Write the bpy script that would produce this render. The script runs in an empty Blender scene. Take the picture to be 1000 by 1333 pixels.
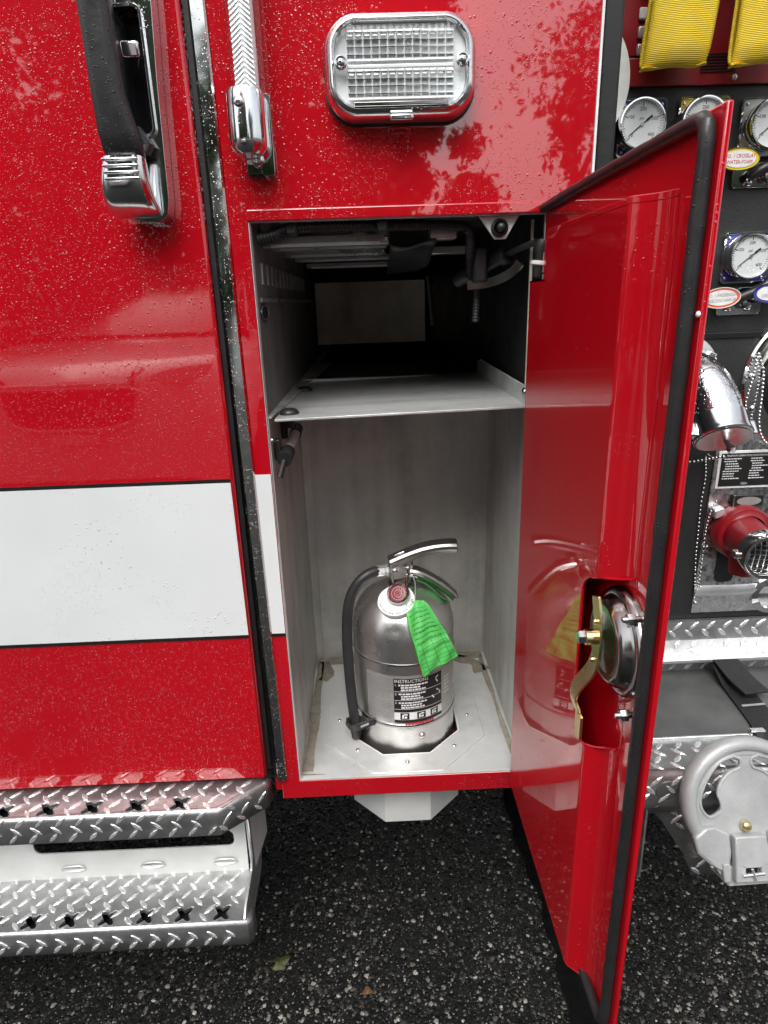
import bpy, bmesh, math, random
import numpy as np
from mathutils import Vector, Matrix
from mathutils.geometry import tessellate_polygon
random.seed(7); rng = np.random.default_rng(7)
R = math.radians
scene = bpy.context.scene
COL = scene.collection

# ------------------------------------------------------------------ camera
cam_data = bpy.data.cameras.new('camera'); cam = bpy.data.objects.new('camera', cam_data); COL.objects.link(cam)
def camera_matrix(pitch, roll, yaw, loc):
    p, r, y = R(pitch), R(roll), R(yaw)
    fw = Vector((-math.sin(y)*math.cos(p), math.cos(y)*math.cos(p), -math.sin(p)))
    rt = Vector((math.cos(y), math.sin(y), 0)); dn = fw.cross(rt)
    rt2 = rt*math.cos(r) + dn*math.sin(r); dn2 = -rt*math.sin(r) + dn*math.cos(r)
    m = Matrix((rt2, -dn2, -fw)).transposed().to_4x4(); m.translation = Vector(loc)
    return m
cam.matrix_world = camera_matrix(18.58, 1.913, -1.061, (-0.0168, -0.82, 1.32))
cam_data.sensor_fit = 'VERTICAL'; cam_data.sensor_height = 36.0; cam_data.lens = 21.94
cam_data.clip_start = 0.01; cam_data.clip_end = 600
scene.camera = cam

# ------------------------------------------------------------------ sky, sun, exposure
SUN_EL, SUN_AZ = 55.0, -16.0         # overcast, soft light from behind the camera and to the left
w = bpy.data.worlds.new('World'); scene.world = w; w.use_nodes = True
wn = w.node_tree; wn.nodes.clear()
sky = wn.nodes.new('ShaderNodeTexSky'); sky.sky_type = 'NISHITA'; sky.sun_disc = False
sky.sun_elevation = R(SUN_EL); sky.sun_rotation = R(180 - SUN_AZ); sky.dust_density = 4.0; sky.air_density = 1.2
hs = wn.nodes.new('ShaderNodeHueSaturation'); hs.inputs['Saturation'].default_value = 0.22
bg = wn.nodes.new('ShaderNodeBackground'); bg.inputs['Strength'].default_value = 0.15
wo = wn.nodes.new('ShaderNodeOutputWorld')
wn.links.new(sky.outputs[0], hs.inputs['Color']); wn.links.new(hs.outputs[0], bg.inputs['Color']); wn.links.new(bg.outputs[0], wo.inputs[0])
sd = bpy.data.lights.new('sun', 'SUN'); sd.energy = 1.2; sd.angle = R(40); sd.color = (1.0, 0.98, 0.95)
sun = bpy.data.objects.new('sun', sd); COL.objects.link(sun)
v = Vector((math.sin(R(SUN_AZ))*math.cos(R(SUN_EL)), -math.cos(R(SUN_AZ))*math.cos(R(SUN_EL)), math.sin(R(SUN_EL))))
sun.rotation_euler = v.to_track_quat('Z', 'Y').to_euler(); sun.location = v*30
vs = scene.view_settings; vs.view_transform = 'Standard'; vs.look = 'None'; vs.gamma = 1.0; vs.use_curve_mapping = False
vs.exposure = 0.68

# ------------------------------------------------------------------ materials
MATS = {}
class NT:
    def __init__(s, name):
        s.m = bpy.data.materials.new(name); s.m.use_nodes = True; s.t = s.m.node_tree
        s.b = s.t.nodes['Principled BSDF']; s.out = s.t.nodes['Material Output']
        s.tc = s.t.nodes.new('ShaderNodeTexCoord'); s.obj = s.tc.outputs['Object']
        MATS[name] = s.m
    def n(s, typ, **kw):
        nd = s.t.nodes.new('ShaderNode'+typ)
        for k, v in kw.items(): setattr(nd, k, v)
        return nd
    def L(s, a, b): s.t.links.new(a, b)
    def set(s, **kw):
        for k, v in kw.items():
            s.b.inputs[k.replace('_', ' ')].default_value = v
    def math(s, op, a, b=None, c=None, clamp=False):
        nd = s.n('Math', operation=op); nd.use_clamp = clamp
        for i, x in enumerate((a, b, c)):
            if x is None: continue
            if hasattr(x, 'links'): s.L(x, nd.inputs[i])
            else: nd.inputs[i].default_value = x
        return nd.outputs[0]
    def noise(s, scale, detail=3, rough=.6, stretch=None, vec=None):
        nd = s.n('TexNoise'); nd.inputs['Scale'].default_value = scale; nd.inputs['Detail'].default_value = detail
        nd.inputs['Roughness'].default_value = rough
        vec = vec or s.obj
        if stretch:
            mp = s.n('Mapping'); mp.inputs['Scale'].default_value = stretch; s.L(vec, mp.inputs[0]); vec = mp.outputs[0]
        s.L(vec, nd.inputs['Vector']); return nd.outputs[0]
    def ramp(s, fac, stops):
        nd = s.n('ValToRGB'); e = nd.color_ramp.elements
        while len(e) < len(stops): e.new(.5)
        for i, (p, c) in enumerate(stops):
            e[i].position = p; e[i].color = (c, c, c, 1) if not hasattr(c, '__len__') else (*c, 1)
        s.L(fac, nd.inputs[0]); return nd.outputs[0]
    def rng(s, fac, a, b, c, d):
        nd = s.n('MapRange'); s.L(fac, nd.inputs[0])
        for i, x in enumerate((a, b, c, d)): nd.inputs[i+1].default_value = x
        return nd.outputs[0]
    def bump(s, h, dist, strength=1.0, prev=None, to=('Normal',)):
        nd = s.n('Bump'); nd.inputs['Distance'].default_value = dist; nd.inputs['Strength'].default_value = strength
        s.L(h, nd.inputs['Height'])
        if prev: s.L(prev, nd.inputs['Normal'])
        for t in to: s.L(nd.outputs[0], s.b.inputs[t])
        return nd.outputs[0]
    def drops(s, scale, rmin, rmax, keep=None):
        """height of domed water drops; keep = noise threshold mask"""
        vo = s.n('TexVoronoi'); vo.inputs['Scale'].default_value = scale; s.L(s.obj, vo.inputs['Vector'])
        sp = s.n('SeparateColor'); s.L(vo.outputs['Color'], sp.inputs[0])
        rad = s.rng(s.math('POWER', sp.outputs[0], 1.7), 0, 1, rmin, rmax)
        q = s.math('DIVIDE', vo.outputs['Distance'], rad)
        h = s.math('SUBTRACT', 1.0, s.math('MULTIPLY', q, q), clamp=True)
        h = s.math('SQRT', h)
        h = s.math('MULTIPLY', h, rad)
        if keep: h = s.math('MULTIPLY', h, s.rng(s.noise(keep[0], 2), keep[1], keep[1]+.06, 0, 1))
        return h

def paint(name, col, dense, sparse, coat_ior=1.7, rough=.35, runs=.68, peel_=.03):
    t = NT(name); t.set(Roughness=rough, Coat_Weight=1.0, Coat_Roughness=.02, Coat_IOR=coat_ior); t.b.inputs['Specular IOR Level'].default_value = .06
    n = t.noise(1.7, 4)
    mx = t.n('Mix', data_type='RGBA'); mx.inputs['A'].default_value = (*col, 1); mx.inputs['B'].default_value = (*[c*.86 for c in col], 1)
    t.L(t.rng(n, .35, .65, 0, 1), mx.inputs['Factor']); t.L(mx.outputs['Result'], t.b.inputs['Base Color'])
    h = t.drops(470, .06, .42, (9, dense))
    h2 = t.drops(215, .0, .36, (5, sparse))
    tr = t.noise(1.0, 1, .5, (75, 75, 1.2)); run = t.rng(tr, runs, runs+.03, 0, 1)
    h3 = t.math('MULTIPLY', t.drops(270, .02, .40), run)
    h = t.math('ADD', t.math('ADD', h, h3), t.math('MULTIPLY', h2, 2.0))
    peel = t.noise(60, 2)
    b0 = t.n('Bump'); b0.inputs['Distance'].default_value = .0004; b0.inputs['Strength'].default_value = peel_; t.L(peel, b0.inputs['Height'])
    t.bump(h, .0015, 1.0, b0.outputs[0], ('Normal', 'Coat Normal'))
    return t
paint('red_paint_cab', (.50, .003, .011), .36, .45, 1.78)
paint('red_paint', (.50, .003, .011), .46, .50, 1.95)
paint('red_paint_door', (.52, .003, .011), .64, .60, 1.72, .35, .62, .03)
paint('white_vinyl', (.80, .83, .84), .56, .52, 1.5, .4)

def simple(name, col, rough, metal=0.0, var=.12, vscale=40, bump=0.0, bscale=300, stretch=None, coat=0, rvar=.12, drops=None, spec=.5):
    t = NT(name); t.set(Metallic=metal, Coat_Weight=coat); t.b.inputs['Specular IOR Level'].default_value = spec
    n = t.noise(vscale, 4, .6, stretch)
    mx = t.n('Mix', data_type='RGBA'); mx.inputs['A'].default_value = (*[max(0, c*(1-var)) for c in col], 1)
    mx.inputs['B'].default_value = (*[min(1, c*(1+var)) for c in col], 1)
    t.L(t.rng(n, .3, .7, 0, 1), mx.inputs['Factor']); t.L(mx.outputs['Result'], t.b.inputs['Base Color'])
    t.L(t.rng(t.noise(vscale*.6, 3, .6, stretch), .3, .7, max(0, rough-rvar), min(1, rough+rvar)), t.b.inputs['Roughness'])
    prev = None
    if bump:
        prev = t.bump(t.noise(bscale, 3, .6, stretch), bump, 1.0)
    if drops:
        t.bump(t.drops(drops[0]*2, .0, drops[1], (11, drops[2])), .002, 1.0, prev)
    return t
simple('rubber', (.018, .018, .019), .42, bump=.0006, bscale=60, drops=(170, .38, .42))
simple('seal_black', (.012, .012, .013), .5, bump=.0003, bscale=120)
simple('grip_black', (.02, .02, .021), .38, bump=.0004, bscale=90, drops=(170, .42, .36))
simple('black_vinyl', (.012, .012, .012), .35)
simple('chrome', (.82, .83, .84), .13, 1.0, var=.04, rvar=.03, drops=(230, .4, .5))
simple('chrome_clean', (.74, .75, .75), .07, 1.0, var=.05, rvar=.03)
simple('chrome_dark', (.40, .39, .38), .18, 1.0, var=.1, rvar=.05)
simple('stainless', (.72, .71, .69), .29, .95, var=.08, vscale=22, rvar=.08, bump=.0005, bscale=26)
simple('handle_steel', (.52, .51, .50), .34, 1.0, var=.1, vscale=30, rvar=.06)
simple('chrome_wet', (.78, .79, .80), .05, 1.0, var=.04, rvar=.03, bump=.0012, bscale=90, drops=(150, .44, .30))
simple('stainless_mirror', (.66, .68, .66), .05, 1.0, var=.05, vscale=20, rvar=.02, drops=(210, .42, .40))
simple('bright_aluminium', (.78, .79, .79), .34, .85, var=.08, vscale=30, bump=.0004, bscale=90, rvar=.1)
simple('lug_aluminium', (.93, .94, .94), .30, .75, var=.05, vscale=60, bump=.0007, bscale=110, rvar=.1)
simple('tread_aluminium', (.47, .48, .48), .36, .85, var=.18, vscale=45, bump=.0008, bscale=70, rvar=.1)
simple('painted_aluminium', (.72, .73, .71), .45, .15, var=.08, vscale=12)
simple('rail_grey', (.38, .375, .36), .35, .6, var=.15, vscale=18)
simple('zinc_gold', (.78, .63, .33), .34, 1.0, var=.16, vscale=22, bump=.0002, bscale=120)
simple('steel_bolt', (.62, .62, .61), .25, 1.0)
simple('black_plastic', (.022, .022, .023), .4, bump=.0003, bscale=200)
simple('panel_black', (.020, .021, .021), .50, var=.1, bump=.0006, bscale=420)
simple('hose_rubber', (.028, .028, .029), .45, var=.2, bump=.0002, bscale=300)
simple('grey_casting', (.38, .395, .395), .40, .15, var=.26, vscale=11, bump=.0005, bscale=260, drops=(160, .3, .56))
simple('grey_rubber_mat', (.085, .087, .086), .42, var=.25, vscale=16, bump=.0005, bscale=260, rvar=.15)
simple('webbing_black', (.012, .012, .013), .6, var=.2, vscale=200, bump=.0004, bscale=700)
simple('red_plain', (.24, .006, .012), .38, coat=.15)
simple('white_plastic', (.80, .81, .80), .4)
simple('dial_face', (.70, .72, .72), .4, var=.03)
simple('ink_black', (.01, .01, .01), .5)
simple('ink_white', (.80, .80, .80), .5)
simple('ink_grey', (.30, .30, .30), .5)
simple('ink_red', (.55, .02, .03), .5)
simple('gauge_red', (.20, .006, .012), .6)
simple('tag_yellow', (.70, .52, .02), .35)
simple('tag_orange', (.75, .14, .06), .35)
simple('tag_blue', (.06, .06, .34), .35)
simple('label_silver', (.50, .49, .47), .38, .6, var=.1)
simple('led_silver', (.85, .87, .88), .12, 1.0, var=.04)
simple('led_white', (.93, .94, .94), .2, .15, var=.03)
simple('tar', (.006, .006, .006), .16, var=.3, bump=.002, bscale=35)
simple('button_green', (.06, .30, .05), .3)
simple('bark', (.09, .07, .05), .9, bump=.01, bscale=20)
simple('car_silver', (.80, .80, .80), .3, 0, coat=1)
simple('car_dark', (.01, .01, .012), .1)
simple('tyre', (.02, .02, .02), .8)

# compartment aluminium: sanded, with vertical streaks and blotches
def bare(name, col, streak, metal=.75, rough=.42, lo=.62, hi=1.24):
    t = NT(name); t.set(Metallic=metal)
    a = t.noise(4, 3, .5, streak); b = t.noise(3.5, 5, .65); c = t.noise(60, 3)
    f = t.math('ADD', t.math('MULTIPLY', a, .3), t.math('ADD', t.math('MULTIPLY', b, .6), t.math('MULTIPLY', c, .1)))
    col_a = tuple(x*lo for x in col); col_b = tuple(min(1, x*hi) for x in col)
    t.L(t.ramp(f, [(.36, col_a), (.5, col), (.64, col_b)]), t.b.inputs['Base Color'])
    t.L(t.rng(f, .35, .65, rough+.12, rough-.10), t.b.inputs['Roughness'])
    t.bump(t.noise(220, 3, .6, streak), .0003, 1.0)
    return t
bare('bare_aluminium', (.54, .53, .50), (7, 7, .6), .35, .38)
bare('floor_aluminium', (.64, .65, .64), (1.6, 1.6, 1), .35, .40, .66, 1.18)
bare('dark_aluminium', (.80, .72, .60), (4, 4, 1), .2, .45)
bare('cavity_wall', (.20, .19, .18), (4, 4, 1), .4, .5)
bare('shelf_aluminium', (.62, .63, .62), (.6, 6, 6), .4, .34)
simple('caulk', (.28, .25, .20), .6, var=.25, vscale=60, bump=.001, bscale=120)

# checkered steel plate on pump panel
t = NT('engine_turned_steel'); t.set(Metallic=1.0, Roughness=.3); t.b.inputs['Base Color'].default_value = (.52, .51, .48, 1)
n = t.noise(130, 4); t.L(t.ramp(n, [(.35, .46), (.65, .80)]), t.b.inputs['Base Color']); t.L(t.rng(n, .3, .7, .2, .42), t.b.inputs['Roughness'])

# clear plastic: see through with a fresnel sheen
def clear(name, tint, ior=1.45, rough=.03, ribs=None):
    t = NT(name)
    tr = t.n('BsdfTransparent'); tr.inputs[0].default_value = (*tint, 1)
    gl = t.n('BsdfGlossy'); gl.inputs['Roughness'].default_value = rough
    fr = t.n('LayerWeight'); fr.inputs['Blend'].default_value = .5; f0 = ((ior-1)/(ior+1))**2
    fac = t.math('ADD', f0, t.math('MULTIPLY', t.math('POWER', fr.outputs['Facing'], 5.0), .9), clamp=True)
    mx = t.n('MixShader'); t.L(fac, mx.inputs[0]); t.L(tr.outputs[0], mx.inputs[1]); t.L(gl.outputs[0], mx.inputs[2])
    t.L(mx.outputs[0], t.out.inputs[0])
    h = t.drops(420, .05, .42, (12, .40))
    if ribs:
        wv = t.n('TexWave'); wv.bands_direction = ribs[1]; wv.inputs['Scale'].default_value = ribs[0]; t.L(t.obj, wv.inputs[0])
        h = t.math('ADD', h, t.math('MULTIPLY', wv.outputs[0], .25))
    bp = t.n('Bump'); bp.inputs['Distance'].default_value = .002; t.L(h, bp.inputs['Height'])
    t.L(bp.outputs[0], gl.inputs['Normal']); t.L(bp.outputs[0], fr.inputs['Normal'])
clear('clear_lens', (.97, .985, .985), 1.42, .05, (46, 'X'))
clear('clear_tube', (.95, .97, .97), 1.5)
clear('gauge_glass', (.97, .98, .98), 1.22)

# yellow hose jacket, ribbed weave
t = NT('yellow_jacket'); t.set(Roughness=.65)
wv = t.n('TexWave'); wv.bands_direction = 'Z'; wv.inputs['Scale'].default_value = 165; wv.inputs['Distortion'].default_value = .8; wv.inputs['Detail'].default_value = 1
t.L(t.obj, wv.inputs[0])
n = t.noise(25, 3)
t.L(t.ramp(t.math('ADD', t.math('MULTIPLY', wv.outputs[0], .4), t.math('MULTIPLY', n, .6)), [(.20, (.64, .44, .012)), (.80, (.82, .59, .02))]), t.b.inputs['Base Color'])
t.bump(wv.outputs[0], .0006, 1.0)

# green tag with printed lines (u across, v along)
t = NT('green_tag_paper'); t.set(Roughness=.55)
uv = t.tc.outputs['UV']; sx = t.n('SeparateXYZ'); t.L(uv, sx.inputs[0]); u, vv = sx.outputs[0], sx.outputs[1]
def band(x, freq, width): return t.math('LESS_THAN', t.math('FRACT', t.math('MULTIPLY', x, freq)), width)
low = t.math('LESS_THAN', vv, .45); rowl = band(vv, 16, .12)
coll = t.math('MULTIPLY', band(t.math('ADD', u, .12), 3.2, .05), low)
up = t.math('MULTIPLY', t.math('GREATER_THAN', vv, .45), t.math('LESS_THAN', vv, .84))
tn = t.n('TexNoise'); tn.inputs['Scale'].default_value = 1; mp = t.n('Mapping'); mp.inputs['Scale'].default_value = (26, 60, 1); t.L(uv, mp.inputs[0]); t.L(mp.outputs[0], tn.inputs[0])
words = t.math('MULTIPLY', t.math('MULTIPLY', up, band(vv, 20, .26)), t.math('GREATER_THAN', tn.outputs[0], .44))
words = t.math('MULTIPLY', words, t.math('MULTIPLY', t.math('GREATER_THAN', u, .1), t.math('LESS_THAN', u, .85)))
inner = t.math('MULTIPLY', t.math('GREATER_THAN', u, .05), t.math('LESS_THAN', u, .95))
ink = t.math('MULTIPLY', inner, t.math('MAXIMUM', t.math('MULTIPLY', rowl, t.math('LESS_THAN', vv, .62)), t.math('MAXIMUM', coll, words)))
mx = t.n('Mix', data_type='RGBA'); mx.inputs['A'].default_value = (.085, .49, .10, 1); mx.inputs['B'].default_value = (.01, .10, .02, 1)
t.L(t.math('MULTIPLY', ink, .85), mx.inputs['Factor']); t.L(mx.outputs['Result'], t.b.inputs['Base Color'])

# ground
t = NT('asphalt'); t.set(Roughness=.4)
n1 = t.noise(330, 3, .7); n2 = t.noise(2.5, 4); vo = t.n('TexVoronoi'); vo.inputs['Scale'].default_value = 150; t.L(t.obj, vo.inputs[0])
sp = t.n('SeparateColor'); t.L(vo.outputs['Color'], sp.inputs[0])
f = t.math('ADD', t.math('MULTIPLY', sp.outputs[0], .5), t.math('MULTIPLY', n1, .5))
t.L(t.ramp(f, [(.25, (.0025, .0025, .0025)), (.62, (.006, .006, .0055)), (.86, (.03, .029, .026))]), t.b.inputs['Base Color'])
t.L(t.rng(n2, .35, .65, .30, .5), t.b.inputs['Roughness']); t.b.inputs['Specular IOR Level'].default_value = .3
t.bump(t.math('ADD', t.math('MULTIPLY', vo.outputs['Distance'], -.6), n1), .006, 1.0)
t = NT('stone'); 
oi = t.n('ObjectInfo'); at = t.n('Attribute', attribute_name='tone'); 
t.L(t.ramp(at.outputs['Fac'], [(0, (.005, .005, .005)), (.5, (.026, .025, .022)), (.84, (.08, .076, .066)), (1, (.34, .33, .29))]), t.b.inputs['Base Color'])
t.set(Roughness=.26)
t.bump(t.noise(500, 2), .0006, 1.0)
t = NT('leaf_green'); t.set(Roughness=.5); at = t.n('Attribute', attribute_name='tone')
t.L(t.ramp(at.outputs['Fac'], [(0, (.03, .055, .015)), (.6, (.05, .10, .025)), (1, (.10, .16, .04))]), t.b.inputs['Base Color'])
t.b.inputs['Transmission Weight'].default_value = 0
simple('dead_leaf', (.075, .080, .025), .5, var=.4, vscale=90)
simple('brown_leaf', (.12, .06, .025), .5, var=.4, vscale=90)
M = MATS

# ------------------------------------------------------------------ mesh helpers
class MB:
    def __init__(s): s.v = []; s.f = []; s.uv = None
    def add(s, vs, fs):
        k = len(s.v); s.v += [tuple(x) for x in vs]; s.f += [tuple(i+k for i in f) for f in fs]; return s
    def box(s, a, b):
        (x0, y0, z0), (x1, y1, z1) = a, b
        return s.add([(x0,y0,z0),(x1,y0,z0),(x1,y1,z0),(x0,y1,z0),(x0,y0,z1),(x1,y0,z1),(x1,y1,z1),(x0,y1,z1)],
                     [(0,3,2,1),(4,5,6,7),(0,1,5,4),(1,2,6,5),(2,3,7,6),(3,0,4,7)])
    def obox(s, c, U, V, W):
        c, U, V, W = map(Vector, (c, U, V, W)); vs = [c+U*a+V*b+W*d for d in (-1,1) for a, b in ((-1,-1),(1,-1),(1,1),(-1,1))]
        return s.add(vs, [(0,3,2,1),(4,5,6,7),(0,1,5,4),(1,2,6,5),(2,3,7,6),(3,0,4,7)])
    def prism(s, outer, holes, O, U, V, D):
        """polygon (u,v) with holes, placed at O + uU + vV, extruded by vector D"""
        O, U, V, D = map(Vector, (O, U, V, D))
        polys = [outer] + list(holes); pts = [p for q in polys for p in q]
        tris = tessellate_polygon([[Vector((p[0], p[1], 0)) for p in q] for q in polys])
        n = len(pts); P = [O+U*p[0]+V*p[1] for p in pts]; vs = P + [p+D for p in P]; fs = []
        nrm = U.cross(V).dot(D)
        for a, b, c in tris:
            p, q, r = pts[a], pts[b], pts[c]
            ccw = (q[0]-p[0])*(r[1]-p[1])-(q[1]-p[1])*(r[0]-p[0]) > 0
            t3 = (a, b, c) if ccw else (c, b, a)
            fs.append(tuple(reversed(t3)) if nrm > 0 else t3)
            u3 = tuple(i+n for i in t3); fs.append(u3 if nrm > 0 else tuple(reversed(u3)))
        k = 0
        for h, q in enumerate(polys):
            m = len(q); area = sum(q[i][0]*q[(i+1)%m][1]-q[(i+1)%m][0]*q[i][1] for i in range(m))
            for i in range(m):
                a, b = k+i, k+(i+1)%m; f = (a, b, b+n, a+n)
                flip = (area > 0) ^ (nrm > 0) ^ (h > 0)
                fs.append(tuple(reversed(f)) if flip else f)
            k += m
        return s.add(vs, fs)
    def tube(s, pts, r, n=12, caps=True, sect=None, up=None):
        """sweep a circle (radius or list of radii) or a closed section [(a,b)] along points"""
        pts = [Vector(p) for p in pts]; m = len(pts); vs = []; fs = []
        rr = r if hasattr(r, '__len__') else [r]*m
        prev = None
        for i, p in enumerate(pts):
            t_ = (pts[min(i+1, m-1)]-pts[max(i-1, 0)]).normalized()
            if prev is None:
                ref = Vector(up) if up else (Vector((0,0,1)) if abs(t_.z) < .9 else Vector((1,0,0)))
                a = ref-t_*ref.dot(t_)
            else: a = prev-t_*prev.dot(t_)
            a.normalize(); prev = a; b = t_.cross(a)
            S = sect or [(math.cos(2*math.pi*j/n), math.sin(2*math.pi*j/n)) for j in range(n)]
            vs += [p+a*q[0]*rr[i]+b*q[1]*rr[i] for q in S]
        n = len(S)
        for i in range(m-1):
            for j in range(n):
                fs.append((i*n+j, i*n+(j+1)%n, (i+1)*n+(j+1)%n, (i+1)*n+j))
        if caps: fs += [tuple(reversed(range(n))), tuple((m-1)*n+j for j in range(n))]
        return s.add(vs, fs)
    def lathe(s, prof, c, axis=(0,0,1), n=40, ref=None):
        """prof: list of (radius, height along axis)"""
        c = Vector(c); ax = Vector(axis).normalized(); rf = Vector(ref) if ref else (Vector((0,0,1)) if abs(ax.z) < .9 else Vector((1,0,0)))
        a = (rf-ax*rf.dot(ax)).normalized(); b = ax.cross(a); vs = []; fs = []
        for (r, h) in prof:
            for j in range(n):
                th = 2*math.pi*j/n; vs.append(c+ax*h+(a*math.cos(th)+b*math.sin(th))*max(r, 1e-5))
        for i in range(len(prof)-1):
            for j in range(n): fs.append((i*n+j, i*n+(j+1)%n, (i+1)*n+(j+1)%n, (i+1)*n+j))
        return s.add(vs, fs)
    def loft(s, rings, closed=True, caps=True):
        n = len(rings[0]); vs = [p for r in rings for p in r]; fs = []
        for i in range(len(rings)-1):
            for j in range(n if closed else n-1):
                fs.append((i*n+j, i*n+(j+1)%n, (i+1)*n+(j+1)%n, (i+1)*n+j))
        if caps: fs += [tuple(reversed(range(n))), tuple((len(rings)-1)*n+j for j in range(n))]
        return s.add(vs, fs)
    def sweep(s, path, prof, z, inward=1):
        """path: open polyline in XY, prof: [(outward offset, dz)], mitred"""
        P = [Vector((p[0], p[1])) for p in path]; rings = []
        for i, p in enumerate(P):
            ds = []
            if i > 0: ds.append((P[i]-P[i-1]).normalized())
            if i < len(P)-1: ds.append((P[i+1]-P[i]).normalized())
            ns = [Vector((d.y, -d.x)) for d in ds]; nn = sum(ns, Vector((0, 0)))/len(ns); nn = nn/nn.length_squared*1.0 if len(ns) > 1 else nn
            rings.append([(p.x+nn.x*o, p.y+nn.y*o, z+dz) for o, dz in prof])
        return s.loft(rings, closed=False, caps=False)
    def grid(s, fn, nu, nv):
        vs = [fn(i/nu, j/nv) for j in range(nv+1) for i in range(nu+1)]
        fs = [(j*(nu+1)+i, j*(nu+1)+i+1, (j+1)*(nu+1)+i+1, (j+1)*(nu+1)+i) for j in range(nv) for i in range(nu)]
        k0 = len(s.v); s.add(vs, fs)
        s.uv = [(i/nu, j/nv) for j in range(nv+1) for i in range(nu+1)]
        return s
    def ball(s, c, r, nu=8, nv=5, sx=(1,1,1)):
        vs = []; fs = []; c = Vector(c)
        for j in range(nv+1):
            ph = math.pi*j/nv-math.pi/2
            for i in range(nu):
                th = 2*math.pi*i/nu; vs.append(c+Vector((math.cos(ph)*math.cos(th)*sx[0], math.cos(ph)*math.sin(th)*sx[1], math.sin(ph)*sx[2]))*r)
        for j in range(nv):
            for i in range(nu): fs.append((j*nu+i, j*nu+(i+1)%nu, (j+1)*nu+(i+1)%nu, (j+1)*nu+i))
        return s.add(vs, fs)

def world_of(o):
    p = Vector((0,0,0))
    while o: p += o.location; o = o.parent
    return p
def mesh_of(name, mb, mat, off=Vector((0,0,0)), smooth=40, fix=True):
    me = bpy.data.meshes.new(name)
    me.from_pydata([(x-off.x, y-off.y, z-off.z) for x, y, z in mb.v], [], mb.f)
    if mb.uv and len(mb.uv) == len(me.vertices):
        ul = me.uv_layers.new(name='UVMap')
        for lp in me.loops: ul.data[lp.index].uv = mb.uv[lp.vertex_index]
    if fix:
        bm = bmesh.new(); bm.from_mesh(me); bmesh.ops.recalc_face_normals(bm, faces=bm.faces); bm.to_mesh(me); bm.free()
    me.materials.append(M[mat])
    if smooth:
        me.polygons.foreach_set('use_smooth', [True]*len(me.polygons)); me.set_sharp_from_angle(angle=R(smooth))
    me.update(); return me
def obj(name, mb, mat, parent=None, bevel=0, seg=2, smooth=40, solid=0, sub=0, label=None, kind=None):
    o = bpy.data.objects.new(name, mesh_of(name, mb, mat, world_of(parent), smooth, fix=True)); COL.objects.link(o)
    o.parent = parent
    if solid:
        m = o.modifiers.new('solid', 'SOLIDIFY'); m.thickness = solid; m.offset = 0
    if bevel:
        m = o.modifiers.new('bevel', 'BEVEL'); m.width = bevel; m.segments = seg; m.limit_method = 'ANGLE'; m.angle_limit = R(35); m.harden_normals = False
    if sub:
        m = o.modifiers.new('sub', 'SUBSURF'); m.levels = sub; m.render_levels = sub
    if label: o['label'] = label
    if kind: o['kind'] = kind
    return o
def thing(name, label, cat, loc=(0,0,0), group=None):
    o = bpy.data.objects.new(name, None); COL.objects.link(o); o.location = loc; o.empty_display_size = .05
    o['label'] = label; o['category'] = cat
    if group: o['group'] = group
    return o
def tag(o, label, cat, group=None):
    o['label'] = label; o['category'] = cat
    if group: o['group'] = group
    return o
def cut(o, cutter_mb):
    """boolean-cut an object and bake the result"""
    c = bpy.data.objects.new('cutter', mesh_of('cutter', cutter_mb, 'seal_black', world_of(o.parent))); COL.objects.link(c); c.parent = o.parent
    mods = [(m.type, m) for m in o.modifiers]
    for _, m in mods: o.modifiers.remove(m)
    b = o.modifiers.new('cut', 'BOOLEAN'); b.operation = 'DIFFERENCE'; b.object = c; b.solver = 'EXACT'
    bpy.context.view_layer.update(); dg = bpy.context.evaluated_depsgraph_get()
    me = bpy.data.meshes.new_from_object(o.evaluated_get(dg)); o.modifiers.clear(); old = o.data; o.data = me; bpy.data.meshes.remove(old)
    cm = c.data; bpy.data.objects.remove(c); bpy.data.meshes.remove(cm)
    while len(o.data.materials) > 1: o.data.materials.pop()
    return o
def text_mb(s, size, mapper, align='CENTER', depth=.0, xs=1.0):
    cu = bpy.data.curves.new('text', 'FONT'); cu.body = s; cu.size = size; cu.align_x = align; cu.align_y = 'CENTER'; cu.resolution_u = 2
    to = bpy.data.objects.new('text', cu); COL.objects.link(to); bpy.context.view_layer.update()
    me = bpy.data.meshes.new_from_object(to.evaluated_get(bpy.context.evaluated_depsgraph_get()))
    mb = MB(); mb.add([mapper(p.co.x*xs, p.co.y) for p in me.vertices], [tuple(f.vertices) for f in me.polygons])
    bpy.data.objects.remove(to); bpy.data.curves.remove(cu); bpy.data.meshes.remove(me)
    return mb
def rrect(w, h, r, n=5, c=(0,0)):
    out = []
    for cx, cy, a0 in ((w-r, h-r, 0), (-w+r, h-r, 90), (-w+r, -h+r, 180), (w-r, -h+r, 270)):
        for i in range(n+1):
            a = R(a0+90*i/n); out.append((c[0]+cx+r*math.cos(a), c[1]+cy+r*math.sin(a)))
    return out
def circ(r, n=32, c=(0,0), ry=None, a0=0):
    return [(c[0]+r*math.cos(2*math.pi*i/n+a0), c[1]+(ry or r)*math.sin(2*math.pi*i/n+a0)) for i in range(n)]
def bez(p0, p1, p2, p3, n=12):
    p0, p1, p2, p3 = map(Vector, (p0, p1, p2, p3)); o = []
    for i in range(n+1):
        t_ = i/n; o.append(p0*(1-t_)**3+p1*3*t_*(1-t_)**2+p2*3*t_*t_*(1-t_)+p3*t_**3)
    return o
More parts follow.
